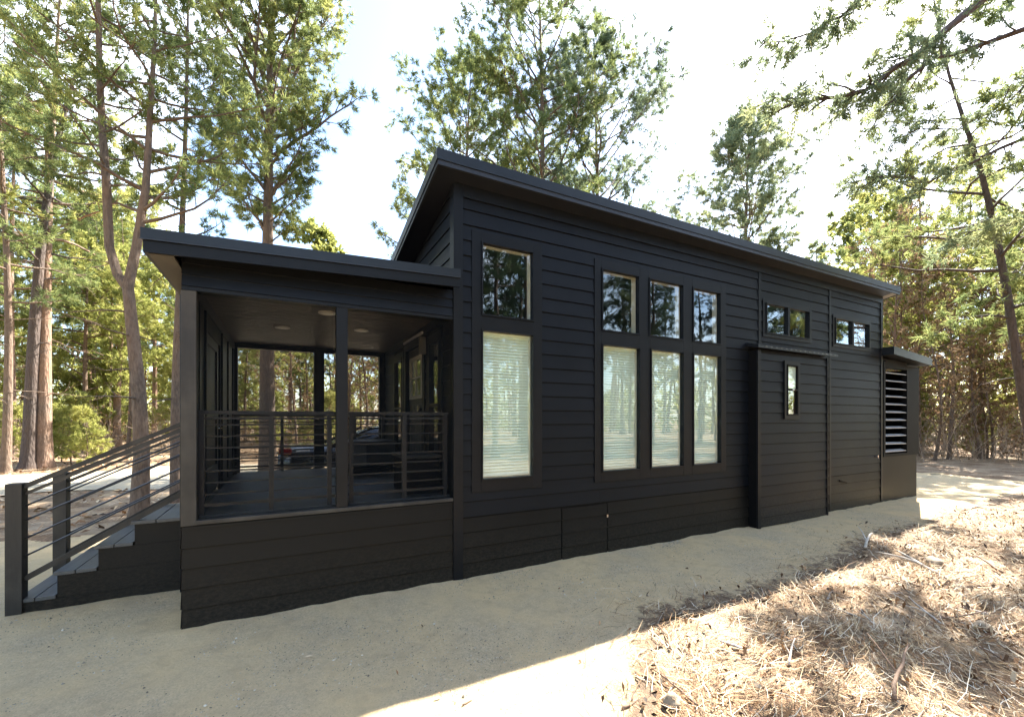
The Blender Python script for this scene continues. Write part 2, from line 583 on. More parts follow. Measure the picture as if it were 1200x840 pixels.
# ------------------------------------------------------------------ the cabin
C0 = 0.1535          # siding exposure
ZL = 0.615           # a course line
W = 3.40             # cabin depth
LEN = 8.57
RS = -0.2            # roof slope along y

jr = random.Random(3)
def siding(mb, frame, a0, a1, z0, z1, holes=(), thick=0.013, back=0.0, zline=ZL, step=C0):
    """lapped boards on a vertical face; frame(a, out, z) -> xyz, a along the wall, out = distance proud of it"""
    k0 = math.floor((z0 - zline) / step) - 1
    k = k0
    while zline + k * step < z1:
        c0 = zline + k * step; c1 = c0 + step
        lo, hi = max(c0, z0), min(c1, z1)
        k += 1
        if hi - lo < 0.003: continue
        cuts = sorted({lo, hi} | {z for h in holes for z in (h[2], h[3]) if lo < z < hi})
        for za, zb in zip(cuts[:-1], cuts[1:]):
            zm = (za + zb) / 2
            segs = [(a0, a1)]
            for h in holes:
                if h[2] < zm < h[3]:
                    ns = []
                    for s in segs:
                        if h[1] <= s[0] or h[0] >= s[1]: ns.append(s)
                        else:
                            if h[0] > s[0]: ns.append((s[0], h[0]))
                            if h[1] < s[1]: ns.append((h[1], s[1]))
                    segs = ns
            gap = 0.009 if abs(za - c0) < 1e-6 and zb - za > .02 else 0.0
            za += gap
            if abs(lo - c0) < 1e-6:
                ns = []
                for s in segs:
                    a = s[0]
                    p = a + jr.uniform(1.2, 3.4)
                    while p < s[1] - .5:
                        ns.append((a, p)); a = p + .003
                        p = a + jr.uniform(2.2, 3.6)
                    ns.append((a, s[1]))
                segs = ns
            oa = back + 0.003 + thick * (1 - (za - c0) / step)
            ob = back + 0.003 + thick * (1 - (zb - c0) / step)
            for s in segs:
                mb.quad(frame(s[0], oa, za), frame(s[1], oa, za), frame(s[1], ob, zb), frame(s[0], ob, zb))
                if gap:
                    mb.quad(frame(s[0], back - 0.002, za), frame(s[1], back - 0.002, za), frame(s[1], oa, za), frame(s[0], oa, za))

front = lambda a, o, z: (a, -o, z)
def wall_boxes(mb, x0, x1, y0, y1, z0, z1, holes):
    """solid wall slab along x with rectangular openings"""
    xs = sorted({x0, x1} | {h[0] for h in holes} | {h[1] for h in holes})
    for a, b in zip(xs[:-1], xs[1:]):
        if a < x0 or b > x1: continue
        m_ = (a + b) / 2
        hz = sorted([(h[2], h[3]) for h in holes if h[0] < m_ < h[1]])
        z = z0
        for lo, hi in hz:
            if lo > z: mb.box(a, b, y0, y1, z, lo)
            z = max(z, hi)
        if z < z1: mb.box(a, b, y0, y1, z, z1)

cabin = empty('cabin', (0, 0, 0))
tag(cabin, 'long black board cabin with a single-slope roof and a screened porch at its left end', 'cabin')

# glass openings on the front (x0, x1, z0, z1, kind)
wins = [
    (0.275, 0.893, 2.650, 3.400, 'clear'), (0.275, 0.893, 0.976, 2.512, 'blind'),
    (1.817, 2.412, 2.640, 3.378, 'clear'), (2.570, 3.190, 2.640, 3.378, 'clear'), (3.362, 3.933, 2.640, 3.372, 'clear'),
    (1.820, 2.427, 0.972, 2.490, 'blind'), (2.597, 3.198, 0.972, 2.490, 'blind'), (3.368, 3.945, 0.972, 2.490, 'blind'),
    (4.968, 6.129, 2.900, 3.365, 'slider'), (6.910, 8.075, 2.900, 3.350, 'slider'),
]
holes_glass = [(w_[0], w_[1], w_[2], w_[3]) for w_ in wins]
trims = [(0.175, 0.995, 0.862, 3.50), (1.717, 4.045, 0.862, 3.478), (4.90, 6.20, 2.845, 3.42), (6.845, 8.145, 2.845, 3.405)]
topz = lambda y: 3.91 - 0.2 * (y - 0.0)

# wall core
wl = MB()
wall_boxes(wl, 0.0, LEN, 0.0, 0.10, 0.0, 3.905, holes_glass)
# back and end walls
def end_core(x0, x1, holes=()):
    ys = sorted({0.10, W} | {h[0] for h in holes} | {h[1] for h in holes})
    for a, b in zip(ys[:-1], ys[1:]):
        m_ = (a + b) / 2
        z = 0.0
        for lo, hi in sorted([(h[2], h[3]) for h in holes if h[0] < m_ < h[1]]):
            wl.box(x0, x1, a, b, z, lo); z = hi
        wl.hexa([(x0, a, z), (x1, a, z), (x1, b, z), (x0, b, z), (x0, a, topz(a)), (x1, a, topz(a)), (x1, b, topz(b)), (x0, b, topz(b))])
end_holes = [(0.42, 0.80, 1.05, 2.47), (2.08, 2.56, 1.05, 2.47), (1.06, 1.86, 0.84, 2.52)]
end_core(0.0, 0.10, end_holes)
end_core(LEN - 0.10, LEN)
wl.box(0.10, LEN - 0.10, W - 0.10, W, 0.0, topz(W))
wl.box(0.10, LEN - 0.10, 0.10, W - 0.10, 0.62, 0.70)
core = wl.build('wall', M['black'], cabin)

sd = MB()
slide = (4.56, 6.47, 0.0, 2.70)
acc = (1.253, 1.921, 0.0, 0.605)
vtr = [(4.795, 4.855, 2.70, 3.9), (6.73, 6.79, 0.0, 3.9)]
siding(sd, front, 0.075, LEN - 0.05, ZL, 3.90, trims + [slide] + vtr)
ss = sd.build('front_siding', M['siding'], cabin)
sk = MB()
siding(sk, front, 0.075, LEN - 0.05, 0.0, ZL - 0.006, [acc, slide] + vtr, back=0.0, thick=0.013)
sk.build('skirting', M['skirt'], cabin)
ap = MB()
siding(ap, front, 1.268, 1.906, 0.0, 0.595, back=0.004)
ap.box(1.268, 1.906, -0.004, 0.0, 0.0, 0.595)
apo = ap.build('access_panel', M['skirt'], cabin)
MB().box(1.888, 1.910, -0.030, -0.018, 0.44, 0.47).build('latch', M['chrome'], apo)

# porch-end and far-end siding
endw = MB()
left = lambda a, o, z: (-o, a, z)
z = ZL
def gable_siding(mb, xsign, xw, y0, y1, z0, holes=()):
    k = math.floor((z0 - ZL) / C0)
    while ZL + k * C0 < 3.95:
        c0, c1 = ZL + k * C0, ZL + (k + 1) * C0
        lo = max(c0, z0)
        k += 1
        yb = min(y1, (3.91 - lo) / 0.2)
        yt = min(y1, (3.91 - c1) / 0.2)
        if yb <= y0: continue
        yt = max(yt, y0)
        o0, o1 = xw - xsign * 0.016, xw - xsign * 0.003
        segs = [(y0, yb)]
        for h in holes:
            if h[2] < (lo + c1) / 2 < h[3]:
                ns = []
                for s in segs:
                    if h[1] <= s[0] or h[0] >= s[1]: ns.append(s)
                    else:
                        if h[0] > s[0]: ns.append((s[0], h[0]))
                        if h[1] < s[1]: ns.append((h[1], s[1]))
                segs = ns
        for s in segs:
            top_e = min(s[1], yt) if s[1] == yb else s[1]
            mb.quad((o0, s[0], lo), (o0, s[1], lo), (o1, top_e, c1), (o1, s[0], c1))
            mb.quad((xw, s[0], lo), (xw, s[1], lo), (o0, s[1], lo), (o0, s[0], lo))
eh = [(0.34, 0.88, 0.97, 2.55), (2.0, 2.64, 0.97, 2.55), (0.97, 1.95, 0.0, 2.62)]
gable_siding(endw, 1, 0.0, 0.06, W, 0.0, eh)
gable_siding(endw, -1, LEN, 0.0, W, 0.0)
siding(endw, lambda a, o, z: (a, W + o, z), 0.0, LEN, 0.0, 3.22)
endw.build('end_siding', M['siding'], cabin)

# trim boards
tm = MB()
def corner(mb, x0, x1, y0, y1, z0, z1): mb.box(x0, x1, y0, y1, z0, z1)
tm.box(-0.022, 0.078, -0.026, 0.0, 0.0, 3.925)
tm.box(-0.022, 0.0, 0.0, 0.085, 0.0, 3.915)
tm.build('corner_trim', M['trim'], cabin)
tm = MB()
tm.box(LEN - 0.05, LEN + 0.02, -0.022, 0.0, 0.0, 3.93)
tm.box(LEN, LEN + 0.02, 0.0, 0.08, 0.0, 3.91)
tm.build('corner_trim', M['trim'], cabin)
for v in vtr: MB().box(v[0], v[1], -0.019, 0.0, v[2], v[3]).build('joint_trim', M['trim'], cabin)
fz = MB()
fz.box(0.08, LEN - 0.05, -0.024, -0.001, 3.80, 3.93)
fz.build('frieze_board', M['trim'], cabin)

for ti, tr in enumerate(trims):
    m_ = MB()
    hs = [h for h in holes_glass if h[0] > tr[0] and h[1] < tr[1]]
    wall_boxes(m_, tr[0], tr[1], -0.021, -0.001, tr[2], tr[3], hs)
    m_.build('window_trim', M['trim'], cabin, bevel=0.002)

def window(x0, x1, z0, z1, kind):
    e = 0.016
    f = MB()
    y0, y1 = -0.034, 0.03
    for a, b, c, d in ((x0, x0 + e, z0, z1), (x1 - e, x1, z0, z1), (x0 + e, x1 - e, z0, z0 + e), (x0 + e, x1 - e, z1 - e, z1)):
        f.box(a, b, y0, y1, c, d)
    if kind == 'slider':
        xm = (x0 + x1) / 2
        f.box(xm - 0.025, xm + 0.025, -0.03, 0.03, z0 + e, z1 - e)
    w_ = f.build('window', M['trim'], cabin)
    g = MB().box(x0 + e, x1 - e, 0.004, 0.009, z0 + e, z1 - e)
    g.build('glass', M['glass'], w_)
    j = MB()
    d1 = 0.105
    t = 0.014
    a0, a1, b0, b1 = x0 + 0.002, x1 - 0.002, z0 + 0.002, z1 - 0.002
    j.box(a0, a0 + t, 0.031, d1, b0, b1); j.box(a1 - t, a1, 0.031, d1, b0, b1)
    j.box(a0 + t, a1 - t, 0.031, d1, b0, b0 + t); j.box(a0 + t, a1 - t, 0.031, d1, b1 - t, b1)
    if kind != 'slider':
        j.build('jamb', M['jamb'], w_)
    if kind == 'blind':
        s = MB()
        zz = z1 - 0.05
        k = 0
        sp = 0.031
        while zz > z0 + 0.055:
            jit = rnd.uniform(-0.0012, 0.0012)
            q = []
            for dz in (0, .0012):
                q += [(x0 + 0.022, 0.046, zz - 0.0135 + jit + dz), (x1 - 0.022, 0.046, zz - 0.0135 + jit + dz), (x1 - 0.022, 0.062, zz + 0.010 + jit + dz), (x0 + 0.022, 0.062, zz + 0.010 + jit + dz)]
            s.hexa(q)
            zz -= sp
        s.box(x0 + 0.02, x1 - 0.02, 0.042, 0.068, z1 - 0.045, z1 - 0.017)
        s.box(x0 + 0.022, x1 - 0.022, 0.045, 0.064, z0 + 0.03, z0 + 0.046)
        for xx in (x0 + 0.12, x1 - 0.12):
            s.box(xx - 0.001, xx + 0.001, 0.0445, 0.0455, z0 + 0.03, z1 - 0.02)
        bl = s.build('blind', M['blind'], w_)
        # added white sheet behind the slats, makes the blind look brighter
        MB().box(x0 + 0.02, x1 - 0.02, 0.072, 0.075, z0 + 0.02, z1 - 0.02).build('added_blind_backing', M['blind'], w_)
    return w_
for w_ in wins: window(*w_)

# roof
rf = MB()
x0r, x1r = -0.25, 8.80
yf, yb = -0.215, W + 0.2
zt = lambda y: 4.09 - 0.2 * (y + 0.215)
th = 0.10
rf.hexa([(x0r, yf, zt(yf) - th), (x1r, yf, zt(yf) - th), (x1r, yb, zt(yb) - th), (x0r, yb, zt(yb) - th),
         (x0r, yf, zt(yf)), (x1r, yf, zt(yf)), (x1r, yb, zt(yb)), (x0r, yb, zt(yb))])
for i in range(24):
    xx = x0r + 0.03 + i * (x1r - x0r - 0.06) / 23
    rf.hexa([(xx - .012, yf + .02, zt(yf + .02)), (xx + .012, yf + .02, zt(yf + .02)), (xx + .012, yb, zt(yb)), (xx - .012, yb, zt(yb)),
             (xx - .012, yf + .02, zt(yf + .02) + .02), (xx + .012, yf + .02, zt(yf + .02) + .02), (xx + .012, yb, zt(yb) + .02), (xx - .012, yb, zt(yb) + .02)])
roof = rf.build('roof', M['roofmetal'], cabin)
fa = MB()
fa.box(x0r + 0.012, x1r - 0.012, yf + 0.010, yf + 0.032, 3.945, 3.988)
for xx in (x0r + 0.010, x1r - 0.032):
    fa.hexa([(xx, yf + .032, zt(yf) - .145), (xx + .022, yf + .032, zt(yf) - .145), (xx + .022, yb - .01, zt(yb) - .145), (xx, yb - .01, zt(yb) - .145),
             (xx, yf + .032, zt(yf) - .102), (xx + .022, yf + .032, zt(yf) - .102), (xx + .022, yb - .01, zt(yb) - .102), (xx, yb - .01, zt(yb) - .102)])
fa.build('fascia', M['drip'], roof)
sf = MB()
def soff(xa, xb, ya, yb_, dz=0.108):
    sf.hexa([(xa, ya, zt(ya) - dz - .02), (xb, ya, zt(ya) - dz - .02), (xb, yb_, zt(yb_) - dz - .02), (xa, yb_, zt(yb_) - dz - .02),
             (xa, ya, zt(ya) - dz), (xb, ya, zt(ya) - dz), (xb, yb_, zt(yb_) - dz), (xa, yb_, zt(yb_) - dz)])
soff(x0r + .033, LEN + .0, yf + .034, yb - .02)
sf.build('soffit', M['soffit_dark'], roof)
sf = MB(); soff(LEN + .003, x1r - .034, yf + .034, yb - .02)
sf.build('soffit', simple('bounce_lit_soffit', (0.32, 0.32, 0.33), 0.6, var=0.05), roof)  # end overhang coloured pale to imitate light bounced up from the ground

# slide-out room box
so = MB()
SX0, SX1, SY = 4.56, 6.41, -0.155
so.box(SX0, SX1, SY + 0.02, -0.001, 0.02, 2.60)
so_o = so.build('slide_out', M['black'], cabin)
sd = MB()
sh = (5.20, 5.60, 1.60, 2.485)
siding(sd, lambda a, o, z: (a, SY + 0.02 - o, z), SX0 + 0.07, SX1 - 0.02, 0.03, 2.56, [sh])
sd.build('slide_out_siding', M['siding'], so_o)
st = MB()
st.box(SX0 - 0.004, SX0 + 0.07, SY - 0.006, SY + 0.02, 0.0, 2.60)
st.build('corner_trim', M['trim'], so_o)
st = MB()
st.box(SX1 - 0.02, SX1 + 0.01, SY - 0.004, SY + 0.02, 0.0, 2.60)
st.build('corner_trim', M['trim'], so_o)
cap = MB()
cap.hexa([(4.50, SY - .05, 2.625), (6.62, SY - .05, 2.625), (6.62, -0.02, 2.665), (4.50, -0.02, 2.665), (4.50, SY - .05, 2.665), (6.62, SY - .05, 2.665), (6.62, -0.02, 2.72), (4.50, -0.02, 2.72)])
capo = cap.build('slide_out_cap', M['roofmetal'], so_o)
sc_ = MB()
for i in range(16):
    xx = 4.68 + i * 0.122
    sc_.box(xx - .022, xx + .022, SY - .056, SY - .0505, 2.643, 2.656)
sc_.build('cap_spot', simple('dull_spot', (0.16, 0.16, 0.16), 0.4, metal=0.6, bumps=0), so_o)  # row of small pale boxes along the front edge of the cap
# small sash window in the slide-out
tw = MB(); wall_boxes(tw, 5.20, 5.60, SY - 0.012, SY + 0.014, 1.60, 2.485, [(5.262, 5.545, 1.66, 2.43)])
tw.build('window_trim', M['trim'], so_o)
sw = MB()
e = .02
for a, b, c, d in ((5.262, 5.262 + e, 1.66, 2.43), (5.545 - e, 5.545, 1.66, 2.43), (5.262 + e, 5.545 - e, 1.66, 1.66 + e), (5.262 + e, 5.545 - e, 2.43 - e, 2.43), (5.262 + e, 5.545 - e, 2.035, 2.065)):
    sw.box(a, b, SY - 0.018, SY + 0.012, c, d)
swo = sw.build('window', M['black'], so_o)
MB().box(5.282, 5.525, SY + 0.0, SY + 0.004, 1.68, 2.41).build('glass', M['glass'], swo)
MB().box(5.284, 5.523, SY + 0.013, SY + 0.018, 2.07, 2.40).build('blind', M['blind'], swo)
MB().box(5.385, 5.425, SY - 0.03, SY - 0.018, 2.04, 2.06).build('latch', M['whitish'], swo)

# tap on the right-hand panel
tp = MB(); tp.cyl((8.30, -0.035, 0.90), 0.018, 0.05, 'y', 12); tp.box(8.285, 8.315, -0.068, -0.058, 0.88, 0.93)
tp.build('outdoor_tap', M['chrome'], cabin)
vt = MB(); vt.hexa([(7.05, -.03, .52), (7.28, -.03, .47), (7.28, -.016, .47), (7.05, -.016, .52), (7.05, -.03, .545), (7.28, -.03, .49), (7.28, -.016, .49), (7.05, -.016, .545)])
vt.build('vent_flap', M['black'], cabin)

# utility closet at the far end
CX0, CX1, CD = 8.60, 10.06, 1.5
cl = MB()
cl.box(CX0, CX1, 0.0, 0.03, 0.0, 0.875)
clo = cl.build('utility_closet', M['skirt'], cabin)
c2 = MB()
c2.box(CX0, CX1, CD, CD + .04, 0.0, 2.62)
c2.box(CX1 - .04, CX1, 0.031, CD, 0.0, 2.60)
c2.box(CX0 + .01, CX1 - .04, .031, CD, 0.84, .87)
c2.build('closet_wall', M['siding'], clo)
c3 = MB()
c3.box(CX0 + .005, CX0 + .075, -0.03, 0.05, 0.88, 2.70)
c3.box(9.56, CX1 + .03, -0.03, 0.06, 0.88, 2.66)
c3.box(CX0 + .075, 9.56, -0.03, 0.05, 2.58, 2.72)
c3.box(CX0 + .075, 9.56, -0.03, 0.05, 0.88, 0.93)
c3.box(CX1 - .01, CX1 + .03, 0.06, CD + .02, 0.88, 2.62)
c3.build('closet_frame', M['black'], clo)
ls = MB()
for i in range(11):
    zz = 0.965 + i * 0.1515
    dz = 0.0 if i > 1 else (-.012 if i == 1 else 0)
    ls.hexa([(CX0 + .08, -0.02, zz - .0), (9.555, -0.02, zz + dz), (9.555, 0.07, zz + .03 + dz), (CX0 + .08, 0.07, zz + .03),
             (CX0 + .08, -0.02, zz + .012), (9.555, -0.02, zz + .012 + dz), (9.555, 0.07, zz + .042 + dz), (CX0 + .08, 0.07, zz + .042)])
lo_ = ls.build('louvre', simple('louvre_slat', (0.42, 0.42, 0.43), 0.45, var=0.15), clo)
cr_ = MB()
def zc(x): return 2.955 - 0.075 * (x - 8.54)
cr_.hexa([(8.56, -0.205, zc(8.54) - .145), (10.19, -0.205, zc(10.19) - .145), (10.19, CD + .2, zc(10.19) - .145), (8.592, CD + .2, zc(8.54) - .145),
          (8.56, -0.205, zc(8.54)), (10.19, -0.205, zc(10.19)), (10.19, CD + .2, zc(10.19)), (8.592, CD + .2, zc(8.54))])
cr_.build('closet_roof', M['roofmetal'], clo)
MB().box(CX0, CX1 + .01, 0.0, 0.02, 2.72, 2.76).build('closet_header', M['black'], clo)

# ------------------------------------------------------------------ porch
PX0 = -2.175
FZ = 0.84
porch = cabin
fl = MB()
nb = 24
for i in range(nb):
    a = 0.10 + i * (W - 0.22) / nb
    fl.box(PX0 + .10, -0.002, a, a + (W - 0.22) / nb - 0.006, FZ - .03, FZ)
fl.box(PX0 + .05, -0.01, 0.06, W - .05, FZ - .2, FZ - .034)
fl.build('porch_floor', M['deck'], cabin)
ps = MB()
ps.box(PX0 + 0.01, -0.024, 0.0, 0.05, 0.0, 0.795)
siding(ps, front, PX0, -0.024, 0.0, 0.785, back=0.0)
siding(ps, lambda a, o, z: (PX0 - o, a, z), 0.0, W, 0.0, 0.785, thick=.006)
ps.box(PX0, PX0 + .05, 0.05, W, 0.0, .80)
ps.box(PX0, 0.0, W - .05, W, 0.0, .80)
ps.build('porch_skirting', M['skirt'], cabin)
sl = MB()
sl.box(PX0 + 0.09, -0.024, -0.022, 0.11, 0.796, 0.828)
sl.build('porch_sill', M['post'], cabin, bevel=0.003)
# posts
def post(x0, x1, y0, y1, z0, z1, name='porch_post', m='trim'):
    return MB().box(x0, x1, y0, y1, z0, z1).build(name, M[m], cabin, bevel=0.003)
post(PX0 - 0.005, PX0 + .092, -0.012, 0.09, 0.79, 2.574, m='post')
post(-1.088, -0.995, -0.005, 0.085, 0.83, 2.60)
post(-2.335, -2.18, 0.86, 0.955, 0.0, 2.74, 'door_post')
post(-2.335, -2.18, 1.86, 1.955, 0.0, 2.72, 'door_post')
post(PX0, PX0 + .09, W - .09, W, 0.8, 2.72)
post(-1.085, -0.94, W - .12, W, 0.80, 2.70)
post(-0.10, -0.003, W - .10, W, 0.80, 2.72)
# headers
hd = MB()
siding(hd, front, PX0, -0.024, 2.60, 2.86, zline=2.60, step=0.085, back=0.0)
hd.box(PX0, -0.024, 0.0, 0.09, 2.604, 2.86)
hd.box(PX0, -0.024, -0.012, 0.1, 2.575, 2.603)
hd.box(PX0, -0.003, W - .10, W, 2.63, 2.82)
hd.box(PX0, PX0 + .05, 0.09, W - .1, 2.60, 2.82)
hd.build('porch_header', M['trim'], cabin)
ce = MB()
for i in range(22):
    a = 0.10 + i * (W - 0.2) / 22
    ce.box(PX0 + .055, -0.025, a, a + (W - 0.2) / 22 - .005, 2.700, 2.715)
ce.box(PX0 + .055, -0.025, .10, W - .10, 2.718, 2.73)
ce.build('porch_ceiling', M['porch_ceiling'], cabin)
for lx, ly in ((-1.79, .36), (-1.10, .80), (-1.51, 1.81), (-.65, 1.55)):
    r_ = MB().cyl((lx, ly, 2.694), 0.085, 0.012, n=28).build('ceiling_light', M['whitish'], cabin)
    MB().cyl((lx, ly, 2.6865), 0.06, 0.003, n=24).build('lens', simple('frosted_lens', (0.75, 0.74, 0.7), 0.3, var=0.02, bumps=0), r_)
# left end wall: dark panels with a screen door
lw = MB()
lw.box(PX0, PX0 + .03, 0.10, 0.86, 0.80, 2.62)
lw.box(PX0, PX0 + .03, 1.955, W - .09, 0.80, 2.62)
lw.box(PX0, PX0 + .03, 0.86, 1.955, 2.45, 2.62)
for yy in (0.12, 0.45, 0.80, 2.0, 2.6, 3.2):
    lw.box(PX0 + .031, PX0 + .05, yy, yy + .05, 0.85, 2.6)
lw.build('end_panel', M['siding'], cabin)
dr = MB()
dr.box(PX0 - .02, PX0 + .02, 0.958, 1.04, 0.85, 2.44); dr.box(PX0 - .02, PX0 + .02, 1.78, 1.857, 0.85, 2.44)
dr.box(PX0 - .02, PX0 + .02, 1.04, 1.78, 0.85, 1.10); dr.box(PX0 - .02, PX0 + .02, 1.04, 1.78, 2.35, 2.44); dr.box(PX0 - .02, PX0 + .02, 1.04, 1.78, 1.60, 1.68)
dro = dr.build('screen_door', M['trim'], cabin)
MB().box(PX0 - .002, PX0 + .002, 1.04, 1.78, 1.10, 1.60).box(PX0 - .002, PX0 + .002, 1.04, 1.78, 1.68, 2.35).build('door_screen', M['siding'], dro)
MB().tube([(PX0 + .02, 1.80, 1.50), (PX0 + .06, 1.80, 1.50), (PX0 + .06, 1.70, 1.50)], .009, 8).build('handle', M['chrome'], dro)
MB().cyl((PX0 + .06, .20, 1.56), .008, .03, 'x', 10).build('hook', M['whitish'], cabin)

# insect screens
MB().box(PX0 + .093, -1.089, 0.018, 0.020, 0.829, 2.574).build('insect_screen', M['screen'], cabin)
MB().box(-0.994, -0.025, 0.018, 0.020, 0.829, 2.574).build('insect_screen', M['screen'], cabin)
MB().box(PX0 + .091, -1.086, W - .04, W - .038, 0.80, 2.63).build('insect_screen', M['screen'], cabin)
MB().box(-0.939, -0.101, W - .04, W - .038, 0.80, 2.63).build('insect_screen', M['screen'], cabin)

def railing(y, xa, xb, posts_, name='porch_railing'):
    r = MB()
    r.box(xa, xb, y - .022, y + .022, 1.638, 1.668)
    r.box(xa, xb, y - .016, y + .016, 1.598, 1.616)
    for i in range(7):
        z_ = 1.555 - .0925 * i
        r.box(xa, xb, y - .006, y + .006, z_ - .006, z_ + .006)
    r.box(xa, xb, y - .016, y + .016, 0.905, 0.93)
    o = r.build(name, M['rail'], cabin)
    for p, hw in posts_:
        MB().box(p - hw, p + hw, y - .0225, y + .0225, FZ, 1.6375).build('baluster', M['rail'], o)
    return o
railing(0.13, PX0 + .06, -0.03, [(-1.586, .018), (-1.135, .018), (-.952, .018), (-.47, .02), (-2.07, .02), (-.06, .02)])
railing(W - .16, PX0 + .06, -0.03, [(-1.52, .02), (-.5, .02), (-2.07, .02), (-.06, .02)])

# door and side windows in the wall behind the porch
di = MB()
di.box(0.02, 0.06, 1.065, 1.855, 0.85, 2.515)
door = di.build('door', M['doorpaint'], cabin)
dt = MB()
dt.box(-.028, 0.0, 0.97, 1.06, 0.84, 2.60); dt.box(-.028, 0.0, 1.86, 1.95, 0.84, 2.60); dt.box(-.028, 0.0, 1.06, 1.86, 2.522, 2.60)
dt.build('door_casing', M['trim'], cabin)
wl_ = MB()
y0, y1, z0, z1 = 1.17, 1.75, 1.86, 2.40
for a, b, c, d in ((y0, y0 + .045, z0, z1), (y1 - .045, y1, z0, z1), (y0 + .045, y1 - .045, z0, z0 + .045), (y0 + .045, y1 - .045, z1 - .045, z1), (1.45, 1.47, z0 + .045, z1 - .045)):
    wl_.box(-0.002, 0.019, a, b, c, d)
wl_.box(-0.001, 0.017, y0 + .045, 1.449, 2.12, 2.14); wl_.box(-0.001, 0.017, 1.471, y1 - .045, 2.12, 2.14)
wf = wl_.build('door_window', M['jamb'], door)
MB().box(0.010, 0.014, y0 + .046, y1 - .046, z0 + .046, z1 - .046).build('glass', M['glass'], wf)
dp = MB()
for i in range(8):
    yy = 1.15 + i * .078
    dp.box(0.008, 0.0195, yy, yy + .05, 0.98, 1.78)
dp.build('door_slat', simple('door_groove', (0.06, 0.062, 0.06), 0.4), door)
MB().cyl((-.01, 1.13, 1.72), .02, .06, 'x', 14).cyl((-.045, 1.13, 1.72), .03, .03, 'x', 14).build('handle', M['chrome'], door)
MB().box(-.05, -.029, 1.0, 1.9, 2.615, 2.64).build('drip_cap', M['whitish'], cabin)
sc2 = MB().box(-.10, -.018, .91, .96, 2.36, 2.56).build('wall_lantern', M['cabinet_grey'], cabin, bevel=.01)
for (a, b) in ((0.42, 0.80), (2.08, 2.56)):
    f = MB()
    for q in ((a, a + .03, 1.05, 2.47), (b - .03, b, 1.05, 2.47), (a + .03, b - .03, 1.05, 1.08), (a + .03, b - .03, 2.44, 2.47), (a + .03, b - .03, 1.74, 1.77)):
        f.box(-.03, .03, *q)
    for q in ((a - .08, a, .97, 2.55), (b, b + .08, .97, 2.55), (a, b, .97, 1.05), (a, b, 2.47, 2.55)):
        f.box(-.024, -.001, *q)
    o = f.build('side_window', M['trim'], cabin)
    MB().box(.0, .004, a + .03, b - .03, 1.08, 1.74).box(.0, .004, a + .03, b - .03, 1.77, 2.44).build('glass', M['glass'], o)

# porch roof
pr = MB()
def pz(x): return 2.925 + 0.036 * (x + 2.36)
px0, px1, py0, py1 = -2.37, 0.03, -0.215, W + .2
def slab(mb, x0, x1, y0, y1, a, b):
    mb.hexa([(x0, y0, pz(x0) + a), (x1, y0, pz(x1) + a), (x1, y1, pz(x1) + a), (x0, y1, pz(x0) + a), (x0, y0, pz(x0) + b), (x1, y0, pz(x1) + b), (x1, y1, pz(x1) + b), (x0, y1, pz(x0) + b)])
slab(pr, px0, -0.024, -0.02, py1, -.075, 0)
slab(pr, px0, px1 - .05, py0, -0.021, -.075, 0)
pro = pr.build('porch_roof', M['roofmetal'], cabin)
pf = MB()
slab(pf, px0 + .012, px1 - .055, py0 + .012, py0 + .035, -.165, -.082)
slab(pf, px0 + .012, px0 + .035, py0 + .035, py1 - .02, -.165, -.082)
pf.build('fascia', M['trim'], pro)
pl = MB()
slab(pl, px0 - .004, px1 - .049, py0 - .004, py0 + .004, -.081, -.0752)
pl.build('drip_edge', M['drip'], pro)
pq = MB(); slab(pq, px0 + .037, PX0 - .017, py0 + .036, py1 - .03, -.172, -.155)
pq.build('soffit', M['soffit'], pro)
pq = MB(); slab(pq, PX0 - .015, -.03, py0 + .036, -.02, -.10, -.085)
pq.build('soffit', M['soffit_dark'], pro)

# ------------------------------------------------------------------ porch steps
steps = empty('porch_steps', (-2.8, 1.4, 0))
tag(steps, 'dark wooden steps with black bar railings rising to the left end of the porch', 'steps')
steps.location = (0, 0, 0)
SYN, SYF = 0.96, 1.80
xs = [-3.42, -3.184, -2.924, -2.68, -2.34]
zs = [0.125, 0.316, 0.502, 0.687]
for i in range(4):
    zb = 0 if i == 0 else zs[i - 1] - .031
    b = MB()
    b.box(xs[i], xs[4] if i < 4 else 0, SYN + .003 * i, SYF, zb - (.0 if i == 0 else .0) + .001, zs[i] - .031)
    b.build('riser_box', M['step'], steps)
    t_ = MB()
    n_ = 2
    wdt = (xs[i + 1] - xs[i] + .02) / n_
    for k in range(n_):
        t_.box(xs[i] - .022 + k * wdt, xs[i] - .022 + (k + 1) * wdt - .006, SYN - .008, SYF + .01, zs[i] - .03, zs[i])
    t_.build('tread', M['tread'], steps, bevel=.003)
def newel(x, y, zt_, zb=0.0):
    a = MB().box(x - .05, x + .05, y - .05, y + .05, zb, zt_).build('newel_post', M['post'], steps, bevel=.004)
newel(-3.435, 0.985, 1.075)
newel(-3.435, 1.80, 1.075)
for yy in (0.99, 1.80):
    r = MB()
    A = (-3.39, yy, 1.045); B = (-2.25, yy, 1.60)
    r.bar(A, B, .055, .035)
    hr = r.build('handrail', M['post'], steps)
    r = MB()
    A2 = (-3.385, yy, .985); B2 = (-2.25, yy, 1.54)
    r.bar(A2, B2, .03, .025)
    for k, za in enumerate((.885, .765, .615, .47)):
        zb_ = (1.44, 1.32, 1.19, 1.07)[k]
        r.tube([(-3.385, yy, za), (-2.25, yy, zb_)], .0075, 8)
    r.build('rail_bar', M['rail'], steps)
    MB().bar((-3.385, yy, .285), (-2.25, yy, .955), .04, .045).build('bottom_rail', M['post'], steps)

